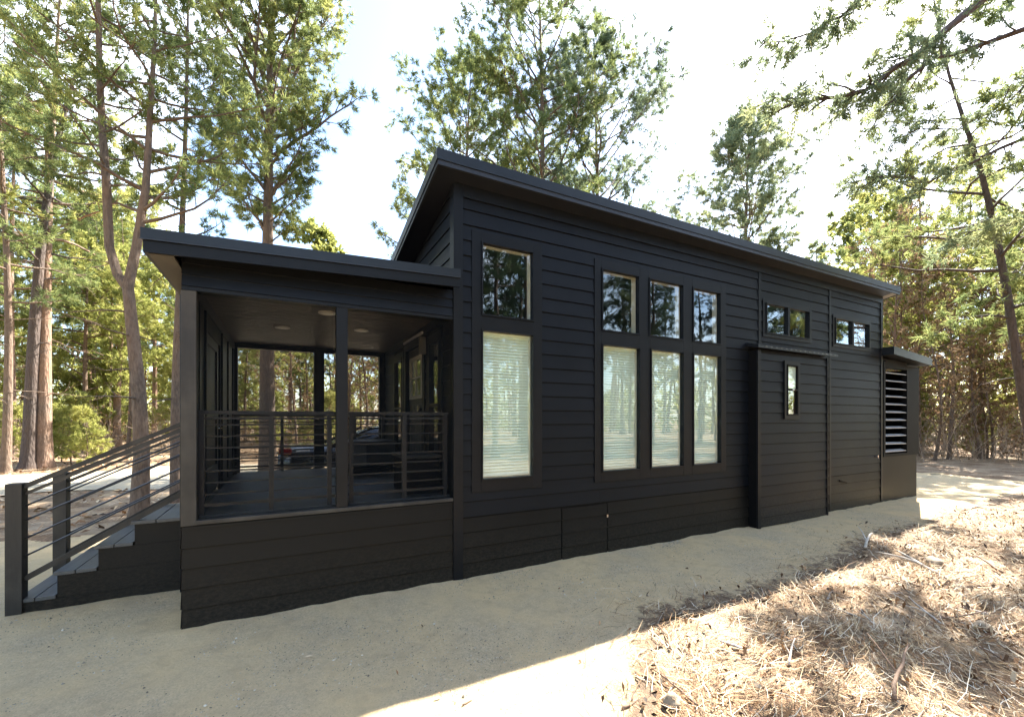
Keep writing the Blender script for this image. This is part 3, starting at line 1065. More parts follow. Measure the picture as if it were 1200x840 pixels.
# ------------------------------------------------------------------ things in and behind the porch
bx = MB()
bench = empty('storage_bench', (0, 0, 0))
tag(bench, 'low charcoal storage bench with a grey side panel against the back railing of the porch', 'bench')
MB().box(-.74, -.06, 2.35, 3.05, FZ + .08, 1.25).build('body', M['cabinet'], bench, bevel=.012)
MB().box(-.77, -.04, 2.32, 3.08, 1.252, 1.285).build('lid', M['cabinet'], bench, bevel=.008)
MB().box(-.70, -.46, 2.343, 2.349, FZ + .10, 1.23).build('side_panel', M['cabinet_grey'], bench)
MB().box(-.70, -.10, 2.40, 3.0, FZ, FZ + .079).build('plinth', M['black'], bench)
g2 = empty('deck_box', (0, 0, 0))
tag(g2, 'small black deck box by the front corner of the porch beside the door', 'box')
MB().box(-.42, -.06, .28, .80, FZ + .002, 1.20).build('body', M['black'], g2, bevel=.01)
MB().box(-.44, -.045, .26, .82, 1.202, 1.235).build('lid', M['cabinet'], g2, bevel=.006)

# sedan parked behind the cabin, rear towards the left
car = empty('parked_sedan', (0, 0, 0))
tag(car, 'dark sedan parked behind the cabin, seen through the porch screens', 'car')
def car_body():
    # stations along x: (x, z_bottom, z_belt, half width)
    st = [(-1.60, .42, .95, .70), (-1.52, .30, 1.09, .80), (-1.2, .24, 1.13, .87), (-.6, .22, 1.12, .90), (.2, .20, 1.02, .92), (1.0, .20, .98, .93),
          (1.9, .20, .96, .92), (2.4, .22, .95, .91), (2.8, .24, .86, .88), (3.1, .30, .70, .78), (3.17, .40, .60, .66)]
    V = []; F = []
    ring = 12
    yc = 5.55
    for x, zb, ztp, hw in st:
        for k in range(ring):
            a = 2 * math.pi * k / ring + math.pi / ring
            c, s_ = math.cos(a), math.sin(a)
            yy = hw * math.copysign(abs(c) ** 0.35, c)
            zz = (zb + ztp) / 2 + (ztp - zb) / 2 * math.copysign(abs(s_) ** 0.45, s_)
            V.append((x, yc + yy, zz))
    for i in range(len(st) - 1):
        for k in range(ring):
            k2 = (k + 1) % ring
            F.append((i * ring + k, i * ring + k2, (i + 1) * ring + k2, (i + 1) * ring + k))
    F.append(tuple(range(ring))); F.append(tuple((len(st) - 1) * ring + k for k in reversed(range(ring))))
    m_ = MB(); m_.v = V; m_.f = F
    o = m_.build('body', M['carpaint'], car, smooth=True)
    o.modifiers.new('s', 'SUBSURF').levels = 1
    o.modifiers['s'].render_levels = 2
    # greenhouse
    g = MB(); V = []; F = []
    for x, zb, ztp, hw in [(-.75, 1.0, 1.08, .72), (-.25, 1.0, 1.30, .70), (.15, 1.0, 1.42, .66), (.8, .95, 1.46, .66), (1.25, .92, 1.40, .66), (1.75, .9, 1.15, .72), (2.1, .88, .95, .74)]:
        for y_, z_ in ((-hw - .1, zb), (-hw, (zb + ztp) / 2 + .03), (-hw + .10, ztp - .02), (0, ztp + .02), (hw - .10, ztp - .02), (hw, (zb + ztp) / 2 + .03), (hw + .1, zb)):
            V.append((x, yc + y_, z_))
    for i in range(6):
        for k in range(6):
            F.append((i * 7 + k, i * 7 + k + 1, (i + 1) * 7 + k + 1, (i + 1) * 7 + k))
    g.v, g.f = V, F
    g.build('window_band', M['carglass'], car, smooth=True)
    r = MB(); r.v = []; r.f = []
    for x, z_, hw in [(.0, 1.425, .50), (.4, 1.47, .56), (.8, 1.49, .57), (1.2, 1.45, .55)]:
        for y_, dz in ((-hw, -.02), (0, .015), (hw, -.02)):
            r.v.append((x, yc + y_, z_ + dz))
    for i in range(3):
        for k in range(2): r.f.append((i * 3 + k, i * 3 + k + 1, (i + 1) * 3 + k + 1, (i + 1) * 3 + k))
    r.build('roof', M['carpaint'], car, smooth=True)
    for side in (-1, 1):
        p = MB()
        y_ = yc + side * .72
        for a, b in (((-.75, 1.08), (.05, 1.42)), ((.55, 1.0), (.50, 1.44)), ((1.25, 1.42), (2.05, .95))):
            p.bar((a[0], y_ + side * .03, a[1]), (b[0], y_ - side * .06, b[1]), .05, .05)
        p.build('pillar', M['carpaint'], car)
    for wx in (-.92, 2.3):
        for side in (-1, 1):
            y_ = yc + side * .84
            t_ = MB().cyl((wx, y_, .34), .34, .22, 'y', 32).build('wheel', M['rubber'], car, bevel=.02)
            rim = MB().cyl((wx, y_ + side * .115, .34), .215, .012, 'y', 28)
            rim.build('rim', M['chrome'], t_)
            arch = MB().tube([(wx + .40 * math.cos(a), y_ + side * .085, .34 + .40 * math.sin(a)) for a in [math.pi * q / 14 for q in range(15)]], .018, 6)
            arch.build('wheel_arch', M['chrome'] if wx < 0 else M['carpaint'], car)
    MB().box(-1.585, -1.37, yc - .885, yc - .62, .965, 1.075).build('taillight', M['red'], car, bevel=.02)
    MB().box(-1.585, -1.37, yc + .62, yc + .885, .965, 1.075).build('taillight', M['red'], car, bevel=.02)
    MB().box(-1.30, -1.08, yc - .918, yc - .86, 1.02, 1.035).build('badge', M['whitish'], car)
    MB().box(-1.62, -1.5, yc - .6, yc + .6, .42, .52).build('bumper', M['black'], car, bevel=.02)
car_body()

# ------------------------------------------------------------------ trees
def at(px, zc):
    """ground position seen in column px (of 1200) at distance zc along the view"""
    r = (px - 600) / 508.6 * zc
    sa, ca = math.sin(ALPHA), math.cos(ALPHA)
    return (CX + r * sa + zc * ca, CY - r * ca + zc * sa)

def hgt(y_img, zc):
    return 1.6 + (491 - y_img) / 508.6 * zc

def unit(v):
    return v / (np.linalg.norm(v, axis=-1, keepdims=True) + 1e-9)

def tuft_mesh(P, D, size, n, wid, spread, rng, kind='needle'):
    """P (t,3) places, D (t,3) directions -> foliage triangles or diamonds"""
    t = len(P)
    P = np.repeat(P, n, 0); D = np.repeat(D, n, 0)
    S = np.repeat(size, n)
    R = rng.normal(size=(t * n, 3))
    d = unit(D + R * spread)
    L = S * rng.uniform(0.6, 1.15, t * n)
    side = unit(np.cross(d, rng.normal(size=(t * n, 3))))
    Wd = (wid * rng.uniform(0.7, 1.3, t * n) * (S / S.mean()))[:, None]
    off = rng.normal(size=(t * n, 3)) * (S[:, None] * 0.15)
    a = P + off
    L = L[:, None]
    if kind == 'needle':
        V = np.stack([a - side * Wd, a + side * Wd, a + d * L], 1).reshape(-1, 3)
        F = np.arange(len(V)).reshape(-1, 3)
    else:
        mid = a + d * L * 0.5
        V = np.stack([a, mid - side * Wd, a + d * L, mid + side * Wd], 1).reshape(-1, 3)
        F = np.arange(len(V)).reshape(-1, 4)
    return V, F

def limb_path(p0, d0, L, n, rng, wob=0.12, lift=0.0):
    pts = [np.array(p0, dtype=float)]
    d = np.array(d0, dtype=float)
    for i in range(n):
        d = d + rng.normal(size=3) * wob + np.array([0, 0, lift])
        d /= np.linalg.norm(d)
        pts.append(pts[-1] + d * L / n)
    return pts

def dress(br, path, r0, rng, T, sub_n, sub_len, sub_lift, tw_n, tw_len, start=0.25, sides=4):
    """limb tube, side shoots, twigs; tuft places are appended to T"""
    n = len(path) - 1
    br.tube([tuple(p) for p in path], [max(0.004, r0 * (1 - 0.85 * i / n)) for i in range(n + 1)], sides, cap=False)
    for k in range(sub_n):
        f = start + (1 - start) * (k + rng.uniform(0, 1)) / sub_n
        q = f * n
        i = min(int(q), n - 1)
        p = path[i] + (path[i + 1] - path[i]) * (q - i)
        d = path[i + 1] - path[i]
        d /= np.linalg.norm(d) + 1e-9
        side = np.cross(d, [0, 0, 1.0]); side /= np.linalg.norm(side) + 1e-9
        sgn = 1 if k % 2 else -1
        dd = d * rng.uniform(0.45, 1.0) + side * sgn * rng.uniform(0.5, 1.0) + np.array([0, 0, rng.normal() * 0.3 + sub_lift])
        dd /= np.linalg.norm(dd)
        Ls = sub_len * (1.15 - 0.65 * f) * rng.uniform(0.6, 1.25)
        sp = limb_path(p, dd, Ls, 3, rng, 0.16, sub_lift * 0.2)
        br.tube([tuple(x) for x in sp], [max(0.003, r0 * 0.33), r0 * 0.22, r0 * 0.13, 0.003], 3, cap=False)
        for j in range(tw_n):
            g = 0.25 + 0.75 * (j + rng.uniform(0, 1)) / tw_n
            qq = g * 3
            ii = min(int(qq), 2)
            p2 = sp[ii] + (sp[ii + 1] - sp[ii]) * (qq - ii)
            d2 = (sp[ii + 1] - sp[ii]); d2 /= np.linalg.norm(d2) + 1e-9
            d3 = d2 + rng.normal(size=3) * 0.75; d3 /= np.linalg.norm(d3)
            e = p2 + d3 * tw_len * rng.uniform(0.4, 1.1)
            T.append((p2 * 0.35 + e * 0.65, d3)); T.append((e, d3))
    T.append((path[-1], path[-1] - path[-2]))

def make_tree(loc, H, r0, base, rad, seed, bark, leaf, name='pine_tree', limbs=36, sub=7, tw=5, size=0.16, nn=12, wid=0.012,
              lean=(0, 0), wob=0.1, up=0.35, droop=0.0, top_taper=0.35, fkind='needle', spread=0.75, profile='pine', dead=6, trunk_pts=None,
              limb_r=0.16, sub_len=0.38, rzs=None, limb_n=6):
    rng = np.random.default_rng(seed)
    root = empty(name, (loc[0], loc[1], float(height(loc[0], loc[1])) - 0.05))
    tb = MB()
    if trunk_pts is None:
        nseg = 14
        ph = rng.uniform(0, 6.28, 4)
        tp = []
        for i in range(nseg + 1):
            f = i / nseg
            tp.append(np.array([lean[0] * f * f + wob * math.sin(ph[0] + f * 5) * f ** .5 - wob * math.sin(ph[0]) * 0, lean[1] * f * f + wob * math.sin(ph[1] + f * 4.3) * f ** .5, H * f]))
    else:
        tp = [np.array(p, dtype=float) for p in trunk_pts]
        nseg = len(tp) - 1
    rr = []
    for i in range(nseg + 1):
        f = i / nseg
        flare = 1 + 0.55 * max(0, 1 - f * nseg / 1.0)
        rr.append(max(0.012, r0 * (1 - (1 - 0.06) * f ** 1.1)) * flare)
    # flare piece at the root
    pts = [tp[0] * 1.0]; rads = [rr[0]]
    pts.append(tp[0] + (tp[1] - tp[0]) * 0.25); rads.append(rr[0] * 0.74)
    for p, r_ in zip(tp[1:], rr[1:]): pts.append(p); rads.append(r_)
    tb.tube([tuple(p) for p in pts], rads, 12, cap=False)
    br = MB(); T = []
    def on_trunk(h):
        for i in range(nseg):
            if tp[i + 1][2] >= h or i == nseg - 1:
                f = (h - tp[i][2]) / max(1e-6, tp[i + 1][2] - tp[i][2])
                return tp[i] + (tp[i + 1] - tp[i]) * f, rr[i] + (rr[i + 1] - rr[i]) * f
    Ht = tp[-1][2]
    for k in range(limbs):
        f = (k + rng.uniform(0, 1)) / limbs
        h = base + (Ht - base) * f ** 0.92 * 0.985
        p, rt = on_trunk(h)
        az = k * 2.399 + rng.normal() * 0.4
        if profile == 'pine': L = rad * (1 - f) ** 0.55 * (0.55 + 0.45 * min(1, f * 5)) * rng.uniform(0.55, 1.15)
        elif profile == 'round': L = rad * math.sin(math.pi * (0.12 + 0.84 * f)) ** 0.7 * rng.uniform(0.6, 1.1)
        else: L = rad * (1 - 0.8 * f) * rng.uniform(0.6, 1.1)
        L = max(L, 0.25)
        upk = up + 0.9 * max(0, f - 0.6) + rng.normal() * 0.12
        d = np.array([math.cos(az), math.sin(az), upk]); d /= np.linalg.norm(d)
        path = limb_path(p, d, L, limb_n, rng, 0.13, 0.05 - droop)
        dress(br, path, min(rt * 0.6, 0.012 + L * limb_r * 0.09), rng, T, max(3, int(sub * (0.5 + 0.5 * L / rad))), L * sub_len, 0.04, tw, size * 1.6)
    for k in range(dead):
        h = base * rng.uniform(0.35, 1.0)
        p, rt = on_trunk(h)
        az = rng.uniform(0, 6.28)
        d = np.array([math.cos(az), math.sin(az), rng.uniform(-0.2, 0.25)])
        path = limb_path(p, d / np.linalg.norm(d), rad * rng.uniform(0.2, 0.6), 5, rng, 0.16, -0.02)
        br.tube([tuple(x) for x in path], [0.016, .013, .010, .008, .005, .003], 4, cap=False)
        for j in (2, 3, 4):
            e = limb_path(path[j], rng.normal(size=3) + d, rad * 0.12, 2, rng, .2)
            br.tube([tuple(x) for x in e], [.006, .004, .002], 3, cap=False)
    tb.build('trunk', M[bark], root, smooth=True)
    if br.v: br.build('branches', M[bark], root, smooth=True)
    if nn > 0:
        P = np.array([q[0] for q in T]); D = unit(np.array([q[1] for q in T]))
        fine = 1.35 if fkind == 'needle' else 1.15
        V, F = tuft_mesh(P, D, np.full(len(P), size) * rng.uniform(.5, 1.45, len(P)), max(1, int(round(nn * fine))), wid / fine, spread, rng, fkind)
        np_mesh('crown', V, F, M[leaf], root)
    return root

def copy_tree(o, loc, rz, sc_=1.0):
    c = o.copy(); COL.objects.link(c)
    c.location = (loc[0], loc[1], float(height(loc[0], loc[1])) - 0.05)
    c.rotation_euler = (0, 0, rz)
    c.scale = (sc_, sc_, sc_)
    for ch in o.children:
        d = ch.copy(); COL.objects.link(d); d.parent = c
    return c

EXTRA_RIGHT = []
# --- the trees one can tell apart
z = at(52, 14.3)
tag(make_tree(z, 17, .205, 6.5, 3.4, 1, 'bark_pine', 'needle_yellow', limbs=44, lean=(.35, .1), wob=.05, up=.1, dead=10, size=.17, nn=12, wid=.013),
    'tall straight pine with a sunlit orange and pale trunk at the left edge', 'pine')
z = at(33, 14.0)
tag(make_tree(z, 16, .19, 6.0, 3.6, 2, 'bark_dark', 'needle', limbs=40, lean=(1.6, .4), wob=.1, up=.05, dead=10, size=.17),
    'dark-barked pine leaning right behind the sunlit orange trunk', 'pine')
z = at(6, 12.6)
tag(make_tree(z, 15, .11, 5.0, 3.0, 3, 'bark_grey', 'needle', limbs=36, wob=.12, up=.1, dead=8),
    'thin grey trunk at the very left edge of the picture', 'pine')
# forked tree by the steps
zf = 6.9
fx, fy = at(163, zf)
def rel(px, y_img, zc, base):
    q = at(px, zc)
    return (q[0] - base[0], q[1] - base[1], hgt(y_img, zc))
b0 = (fx, fy)
t1 = [(0, 0, 0), rel(166, 530, zf, b0), rel(163, 460, zf, b0), rel(157, 400, zf, b0), rel(150, 332, zf, b0), rel(160, 285, zf, b0), rel(171, 215, zf + .1, b0), rel(176, 130, zf + .1, b0), rel(181, 50, zf + .2, b0), rel(184, -60, zf + .2, b0), rel(186, -190, zf + .2, b0)]
fork = make_tree(b0, 10, .115, 4.6, 2.4, 4, 'bark_grey', 'cedar', name='forked_tree', limbs=42, trunk_pts=t1, up=.25, dead=5, size=.11, nn=12, wid=.009, sub=7, limb_r=.13)
tag(fork, 'forked tree with two rising trunks growing just beyond the porch steps', 'tree')
tb = MB()
p2 = [rel(151, 336, zf, b0), rel(138, 318, zf, b0), rel(128, 285, zf, b0), rel(125, 215, zf, b0), rel(120, 150, zf, b0), rel(117, 90, zf, b0), rel(115, 0, zf, b0), rel(113, -120, zf, b0)]
tb.tube(p2, [.072, .066, .062, .058, .05, .044, .034, .015], 10, cap=False)
tb.build('second_trunk', M['bark_grey'], fork, smooth=True)
rng = np.random.default_rng(44)
br = MB(); T = []
for k in range(22):
    f = (k + rng.uniform()) / 22
    q = 3 + 3.9 * f; i = min(int(q), 6)
    p = np.array(p2[i]) + (np.array(p2[i + 1]) - np.array(p2[i])) * (q - i)
    az = k * 2.4
    d = np.array([math.cos(az), math.sin(az), .25]); d /= np.linalg.norm(d)
    dress(br, limb_path(p, d, rng.uniform(.7, 1.9), 5, rng, .14, .02), .018, rng, T, 6, .6, .04, 5, .17)
br.build('branches', M['bark_grey'], fork, smooth=True)
P = np.array([q[0] for q in T]); D = unit(np.array([q[1] for q in T]))
V, F = tuft_mesh(P, D, np.full(len(P), .11), 12, .009, .75, rng)
np_mesh('crown', V, F, M['cedar'], fork)

z = at(206, 8.4)
tag(make_tree(z, 11.5, .085, 5.2, 1.8, 5, 'bark_grey', 'cedar', limbs=26, wob=.06, up=.2, dead=7, size=.11, nn=11, wid=.009, lean=(.25, 0)),
    'slender straight trunk rising beside the left end of the porch roof', 'tree')
z = at(137, 24)
tag(make_tree(z, 15, .2, 6, 2.8, 6, 'bark_pine', 'needle_yellow', limbs=26, lean=(1.4, -.6), wob=.1, dead=6, size=.22, wid=.018),
    'reddish pine trunk slanting right in the woods beyond the gravel drive', 'pine')
# cedar behind the porch
z = at(314, 11.8)
tag(make_tree(z, 15.0, .21, 6.3, 3.1, 7, 'bark_grey', 'cedar', name='cedar_tree', limbs=82, sub=10, tw=6, size=.14, nn=13, wid=.012, wob=.05, up=.75, dead=4, profile='round', sub_len=.40),
    'tall cedar with fanned branches rising behind the porch roof', 'cedar')
# centre group behind the main roof
for px, zc, hh, rd, sd_, lab, lf in ((548, 16.5, 15.0, 3.9, 8, 'bushy evergreen left in the clump rising behind the high roof corner', 'cedar'),
                                     (632, 15.5, 19.0, 4.0, 9, 'tallest evergreen in the clump rising behind the high roof corner', 'cedar'),
                                     (698, 16.5, 15.6, 4.0, 10, 'evergreen with bluish sprays at the right of the clump behind the roof', 'blue_needle')):
    tag(make_tree(at(px, zc), hh, .17, 4.5, rd, sd_, 'bark_grey', lf, name='evergreen_tree', limbs=72, sub=9, tw=6, size=.17, nn=13, wid=.013, wob=.12, up=.6, dead=3, profile='round', sub_len=.40), lab, 'evergreen')
z = at(876, 24)
tag(make_tree(z, 17.9, .22, 7.0, 3.7, 12, 'bark_grey', 'blue_needle', limbs=60, sub=9, tw=6, size=.24, nn=13, wid=.02, up=.45, profile='round', dead=2),
    'small rounded pine standing alone against the white sky behind the roof', 'pine')
z = at(792, 34)
tag(make_tree(z, 18.0, .2, 9, 1.7, 13, 'bark_grey', 'blue_needle', limbs=20, size=.26, nn=10, wid=.02, dead=0),
    'distant treetop just showing above the middle of the roof', 'pine')
z = at(957, 34)
tag(make_tree(z, 15.2, .2, 8, 2.6, 14, 'bark_grey', 'blue_needle', limbs=28, size=.26, nn=11, wid=.022, dead=0),
    'distant bluish treetop low above the right part of the roof', 'pine')
z = at(372, 22)
tag(make_tree(z, 11.2, .12, 6, 1.7, 15, 'bark_grey', 'needle_yellow', name='leafy_tree', limbs=26, size=.2, nn=10, wid=.05, fkind='leaf', dead=0, profile='round'),
    'small yellow-green treetop just above the porch roof', 'tree')
z = at(1022, 27)
tag(make_tree(z, 15.0, .2, 5, 3.6, 16, 'bark_grey', 'cedar', name='leafy_tree', limbs=44, sub=8, size=.22, nn=10, wid=.05, fkind='leaf', dead=2, profile='round'),
    'rounded blue-green tree beyond the right end of the roof', 'tree')
for i, (px, zc, s_) in enumerate(((1235, 17.5, .95), (1150, 21, 1.0))):
    EXTRA_RIGHT.append((px, zc, s_))
z = at(1075, 19)
tag(make_tree(z, 12.3, .17, 3.2, 4.0, 17, 'bark_grey', 'needle_yellow', name='leafy_tree', limbs=52, sub=8, size=.17, nn=11, wid=.022, fkind='leaf', dead=3, profile='round', up=.15),
    'wide yellow-green tree filling the gap right of the closet roof', 'tree')
# leaning trunk on the right
zl = 8.6
b1 = at(1232, zl)
t2 = [(0, 0, 0), rel(1205, 500, zl, b1), rel(1192, 420, zl, b1), rel(1180, 340, zl, b1), rel(1167, 270, zl, b1), rel(1150, 200, zl, b1), rel(1130, 140, zl, b1), rel(1112, 85, zl, b1), rel(1098, 20, zl, b1), rel(1085, -60, zl, b1)]
tag(make_tree(b1, 9, .088, 3.2, 3.0, 18, 'bark_dark', 'needle', limbs=40, trunk_pts=t2, up=.05, dead=6, size=.14, nn=13, wid=.011, sub=7, droop=.04, limb_r=.12),
    'thin dark pine leaning left across the right side of the picture', 'pine')
# overhanging pine, its trunk outside the frame on the right
zo = 5.6
b2 = at(1420, zo)
over = make_tree(b2, 15, .2, 10.5, 2.2, 19, 'bark_dark', 'blue_needle', limbs=9, up=.1, dead=3, size=.14, nn=11, wid=.011, name='overhanging_pine')
tag(over, 'large pine whose long bare limbs reach in over the top right corner', 'pine')
rng = np.random.default_rng(55)
limbs_img = [
    ([(1420, -160, 5.6), (1260, -90, 5.5), (1150, 0, 5.4), (1085, 58, 5.4), (1045, 84, 5.4), (1010, 107, 5.4), (965, 118, 5.5), (905, 112, 5.5)], .065, 12, .6),
    ([(1420, -60, 5.6), (1290, -10, 6.2), (1200, 32, 6.6), (1150, 52, 6.8), (1095, 68, 6.8), (1060, 95, 6.9), (1030, 135, 7.0)], .055, 10, .7),
    ([(1420, -260, 5.6), (1200, -120, 5.6), (1080, -50, 5.8), (1010, 0, 5.8), (985, 18, 5.8), (950, 38, 5.8), (895, 48, 5.8)], .04, 10, .5),
    ([(1420, 60, 5.6), (1300, 100, 6.6), (1200, 160, 7.2), (1140, 190, 7.5), (1090, 210, 7.6), (1040, 205, 7.6), (1002, 212, 7.6)], .04, 12, .75),
    ([(1420, -120, 5.6), (1320, -30, 7.0), (1240, 60, 7.6), (1180, 120, 8.0), (1120, 150, 8.2), (1075, 150, 8.2)], .035, 10, .8),
    ([(1420, 100, 5.6), (1330, 180, 6.2), (1250, 235, 6.8), (1180, 262, 7.0), (1110, 275, 7.0)], .03, 8, .7),
]
br = MB(); T = []
for L_, r_, sn, sl_ in limbs_img:
    path = [np.array(rel(*q, b2)) for q in L_]
    # densify with small wobble
    pp = []
    for i in range(len(path) - 1):
        for k in range(2):
            pp.append(path[i] + (path[i + 1] - path[i]) * k / 2 + rng.normal(size=3) * .02)
    pp.append(path[-1])
    dress(br, pp, r_, rng, T, int(sn * 2.4), sl_, -.02, 5, .22, start=.35, sides=7)
br.build('long_limbs', M['bark_dark'], over, smooth=True)
P = np.array([q[0] for q in T]); D = unit(np.array([q[1] for q in T]))
V, F = tuft_mesh(P, D, np.full(len(P), .125), 12, .009, .8, rng)
np_mesh('crown', V, F, M['blue_needle'], over)

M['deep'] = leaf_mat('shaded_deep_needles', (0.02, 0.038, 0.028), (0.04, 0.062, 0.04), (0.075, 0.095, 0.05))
M['brush'] = bark_mat('pale_brush', (0.20, 0.155, 0.11), (0.50, 0.40, 0.30), (0.38, 0.27, 0.18))
# --- woods: a few kinds, then copies
FAR = (0, -200)
kinds = {}
kinds['pine'] = make_tree((0, 0), 15, .17, 5.5, 2.7, 101, 'bark_pine', 'needle', limbs=32, size=.22, nn=11, wid=.018, dead=9, up=.15)
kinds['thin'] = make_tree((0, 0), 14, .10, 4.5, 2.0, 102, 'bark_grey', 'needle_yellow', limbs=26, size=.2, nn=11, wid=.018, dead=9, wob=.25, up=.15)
kinds['leafy'] = make_tree((0, 0), 11, .11, 2.0, 2.9, 103, 'bark_grey', 'needle_yellow', name='leafy_tree', limbs=34, size=.17, nn=11, wid=.021, fkind='leaf', dead=3, profile='round')
kinds['bare'] = make_tree((0, 0), 10, .075, 1.6, 2.2, 104, 'bark_grey', 'brown_leaf', name='bare_tree', limbs=26, size=.10, nn=2, wid=.03, fkind='leaf', dead=4, profile='round', wob=.3, up=.8)
kinds['bare2'] = make_tree((0, 0), 7.5, .05, 0.9, 1.7, 105, 'bark_grey', 'brown_leaf', name='bare_tree', limbs=24, size=.10, nn=3, wid=.03, fkind='leaf', dead=2, profile='round', wob=.35, up=.9)
kinds['sapling'] = make_tree((0, 0), 2.6, .03, .15, .95, 106, 'bark_grey', 'needle_yellow', name='pine_sapling', limbs=26, size=.13, nn=10, wid=.012, dead=0, sub=5, tw=4)
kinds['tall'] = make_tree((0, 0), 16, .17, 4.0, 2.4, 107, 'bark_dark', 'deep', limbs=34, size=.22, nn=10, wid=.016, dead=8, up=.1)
info = {
    'tall': ('pine', 'dark tall pine {}', 'dark pines {}'),
    'pine': ('pine', 'tall pine in the woods {}', 'pines in the woods {}'),
    'thin': ('pine', 'slender pale pine in the woods {}', 'slender pines in the woods {}'),
    'leafy': ('tree', 'yellow-green leafy tree {}', 'leafy trees in the woods {}'),
    'bare': ('tree', 'dark leafless tree {}', 'bare trees in the woods {}'),
    'bare2': ('tree', 'small twiggy tree {}', 'twiggy trees in the woods {}'),
    'sapling': ('sapling', 'light-green pine sapling {}', 'pine saplings {}'),
}
used_first = {}
placed = []
hero = [at(52, 14.3), at(33, 14), at(163, 6.9), at(206, 8.4), at(314, 11.8), at(632, 15.5), at(1075, 19)]
def region(px, zc, where):
    if where == 'left of the porch':
        if px < 30: w_ = 'at the far left'
        elif px < 145: w_ = 'between the orange trunk and the forked tree'
        else: w_ = 'between the forked tree and the porch post'
    elif where == 'behind the porch':
        w_ = 'seen through the left porch screen' if px < 392 else 'seen through the right porch screen'
    elif where == 'beyond the right end':
        w_ = 'just right of the closet' if px < 1130 else 'at the far right'
    else: return where
    return w_ + (', nearer row' if zc < 21 else ', middle rows' if zc < 30 else ', farthest row')
def put(kind, px, zc, where, s=1.0, xy=None):
    if xy is None: where = region(px, zc, where)
    q = xy or at(px, zc)
    placed.append(q)
    rz = rnd.uniform(0, 6.28)
    if kind not in used_first:
        o = kinds[kind]; used_first[kind] = 1
        o.location = (q[0], q[1], float(height(*q)) - .05); o.rotation_euler = (0, 0, rz); o.scale = (s, s, s)
    else:
        o = copy_tree(kinds[kind], q, rz, s)
    cat, lab, grp = info[kind]
    tag(o, lab.format(where), cat, grp.format(where))
    return o
base_h = {'tall': 16, 'pine': 15, 'thin': 14, 'leafy': 11, 'bare': 10, 'bare2': 7.5, 'sapling': 2.6}
for px, zc, s_ in EXTRA_RIGHT: put('leafy', px, zc, 'beyond the right end', s_)
for xy_ in ((3.2, -11.2), (4.6, -11.4), (6.3, -12.3), (10.3, -12.6), (12.8, -13.4), (15.8, -14), (18, -15)):
    put('tall', 0, 0, 'opposite the windows', rnd.uniform(.85, 1.05), xy=xy_)
for xy_ in ((20, -9.5), (23, -11.5), (26, -10.5), (28.5, -13), (31, -12), (34, -15), (25, -14.5)):
    put('tall', 0, 0, 'opposite the windows', rnd.uniform(.85, 1.05), xy=xy_)
# left woods
def free(q, d):
    for p in placed:
        if (p[0] - q[0]) ** 2 + (p[1] - q[1]) ** 2 < d * d: return False
    placed.append(q)
    return True
for h_ in hero: placed.append(h_)
def scatter(n, pxr, zr, mix, where, sky=None, mind=1.6, smin=.8, smax=1.2, ok=None):
    c = 0; tries = 0
    while c < n and tries < n * 40:
        tries += 1
        px = rnd.uniform(*pxr)
        zc = zr[0] + (zr[1] - zr[0]) * rnd.random() ** 0.8
        q = at(px, zc)
        if -3.5 < q[0] < 12 and -4 < q[1] < 6.8: continue
        if 8.2 < q[1] < 13.4 and q[0] < 12: continue
        if ok and not ok(q): continue
        kind = rnd.choices(list(mix), list(mix.values()))[0]
        s = rnd.uniform(smin, smax)
        if sky:
            lim = hgt(sky(px), zc)
            if base_h[kind] * s > lim:
                s = lim / base_h[kind]
                if s < .55: continue
        if not free(q, mind): continue
        put(kind, px, zc, where, s)
        c += 1
def sky_left(px):
    if px < 60: return 60
    if px < 210: return 150 + 40 * math.sin(px * .2)
    if px < 290: return 285
    return 300
scatter(46, (-160, 235), (17.5, 42), {'pine': 3, 'thin': 3, 'leafy': 1.6, 'bare2': 1}, 'left of the porch', sky_left)
scatter(24, (235, 480), (21, 44), {'pine': 2, 'thin': 2, 'leafy': 2, 'bare': 1.5, 'bare2': 1}, 'behind the porch', lambda p: 318)
for px, zc in ((346, 16.8), (428, 15.6), (447, 14.7)):
    put('bare', px, zc, 'behind the porch', .68)
def sky_mid(px):
    return 250 + (px - 600) * .27
scatter(14, (480, 980), (30, 48), {'pine': 2, 'thin': 1}, 'far behind the roof', lambda p: sky_mid(p) + 30)
def sky_right(px):
    if px < 1010: return 330
    if px < 1100: return 262 - (px - 1010) * .35
    return max(40, 230 - (px - 1100) * 1.6)
scatter(30, (985, 1320), (17, 40), {'pine': .6, 'thin': 2.6, 'leafy': 1.1, 'bare': 2.4}, 'beyond the right end', sky_right)
scatter(34, (1010, 1330), (15.8, 30), {'bare': 2, 'bare2': 3}, 'beyond the right end', sky_right, mind=.9)
for px, zc, s in ((84, 15.2, .95), (100, 14.4, .75), (72, 16.2, .8), (24, 16, .8)):
    put('sapling', px, zc, 'left of the porch', s)['label'] = {84: 'largest light-green young pine, just right of the sunlit orange trunk', 100: 'small light-green young pine nearest the gravel drive, right of the orange trunk', 72: 'young pine half hidden beside the sunlit orange trunk', 24: 'young light-green pine between the two leftmost trunks'}[px]
for i in range(34):
    px = rnd.uniform(-60, 440) if i < 22 else rnd.uniform(1020, 1260)
    zc = rnd.uniform(19, 36) if i < 22 else rnd.uniform(18, 30)
    q = at(px, zc)
    if 8.0 < q[1] < 13.6 and q[0] < 12: continue
    put('sapling', px, zc, 'left of the porch' if px < 240 else 'behind the porch' if px < 500 else 'beyond the right end', rnd.uniform(.8, 1.9))
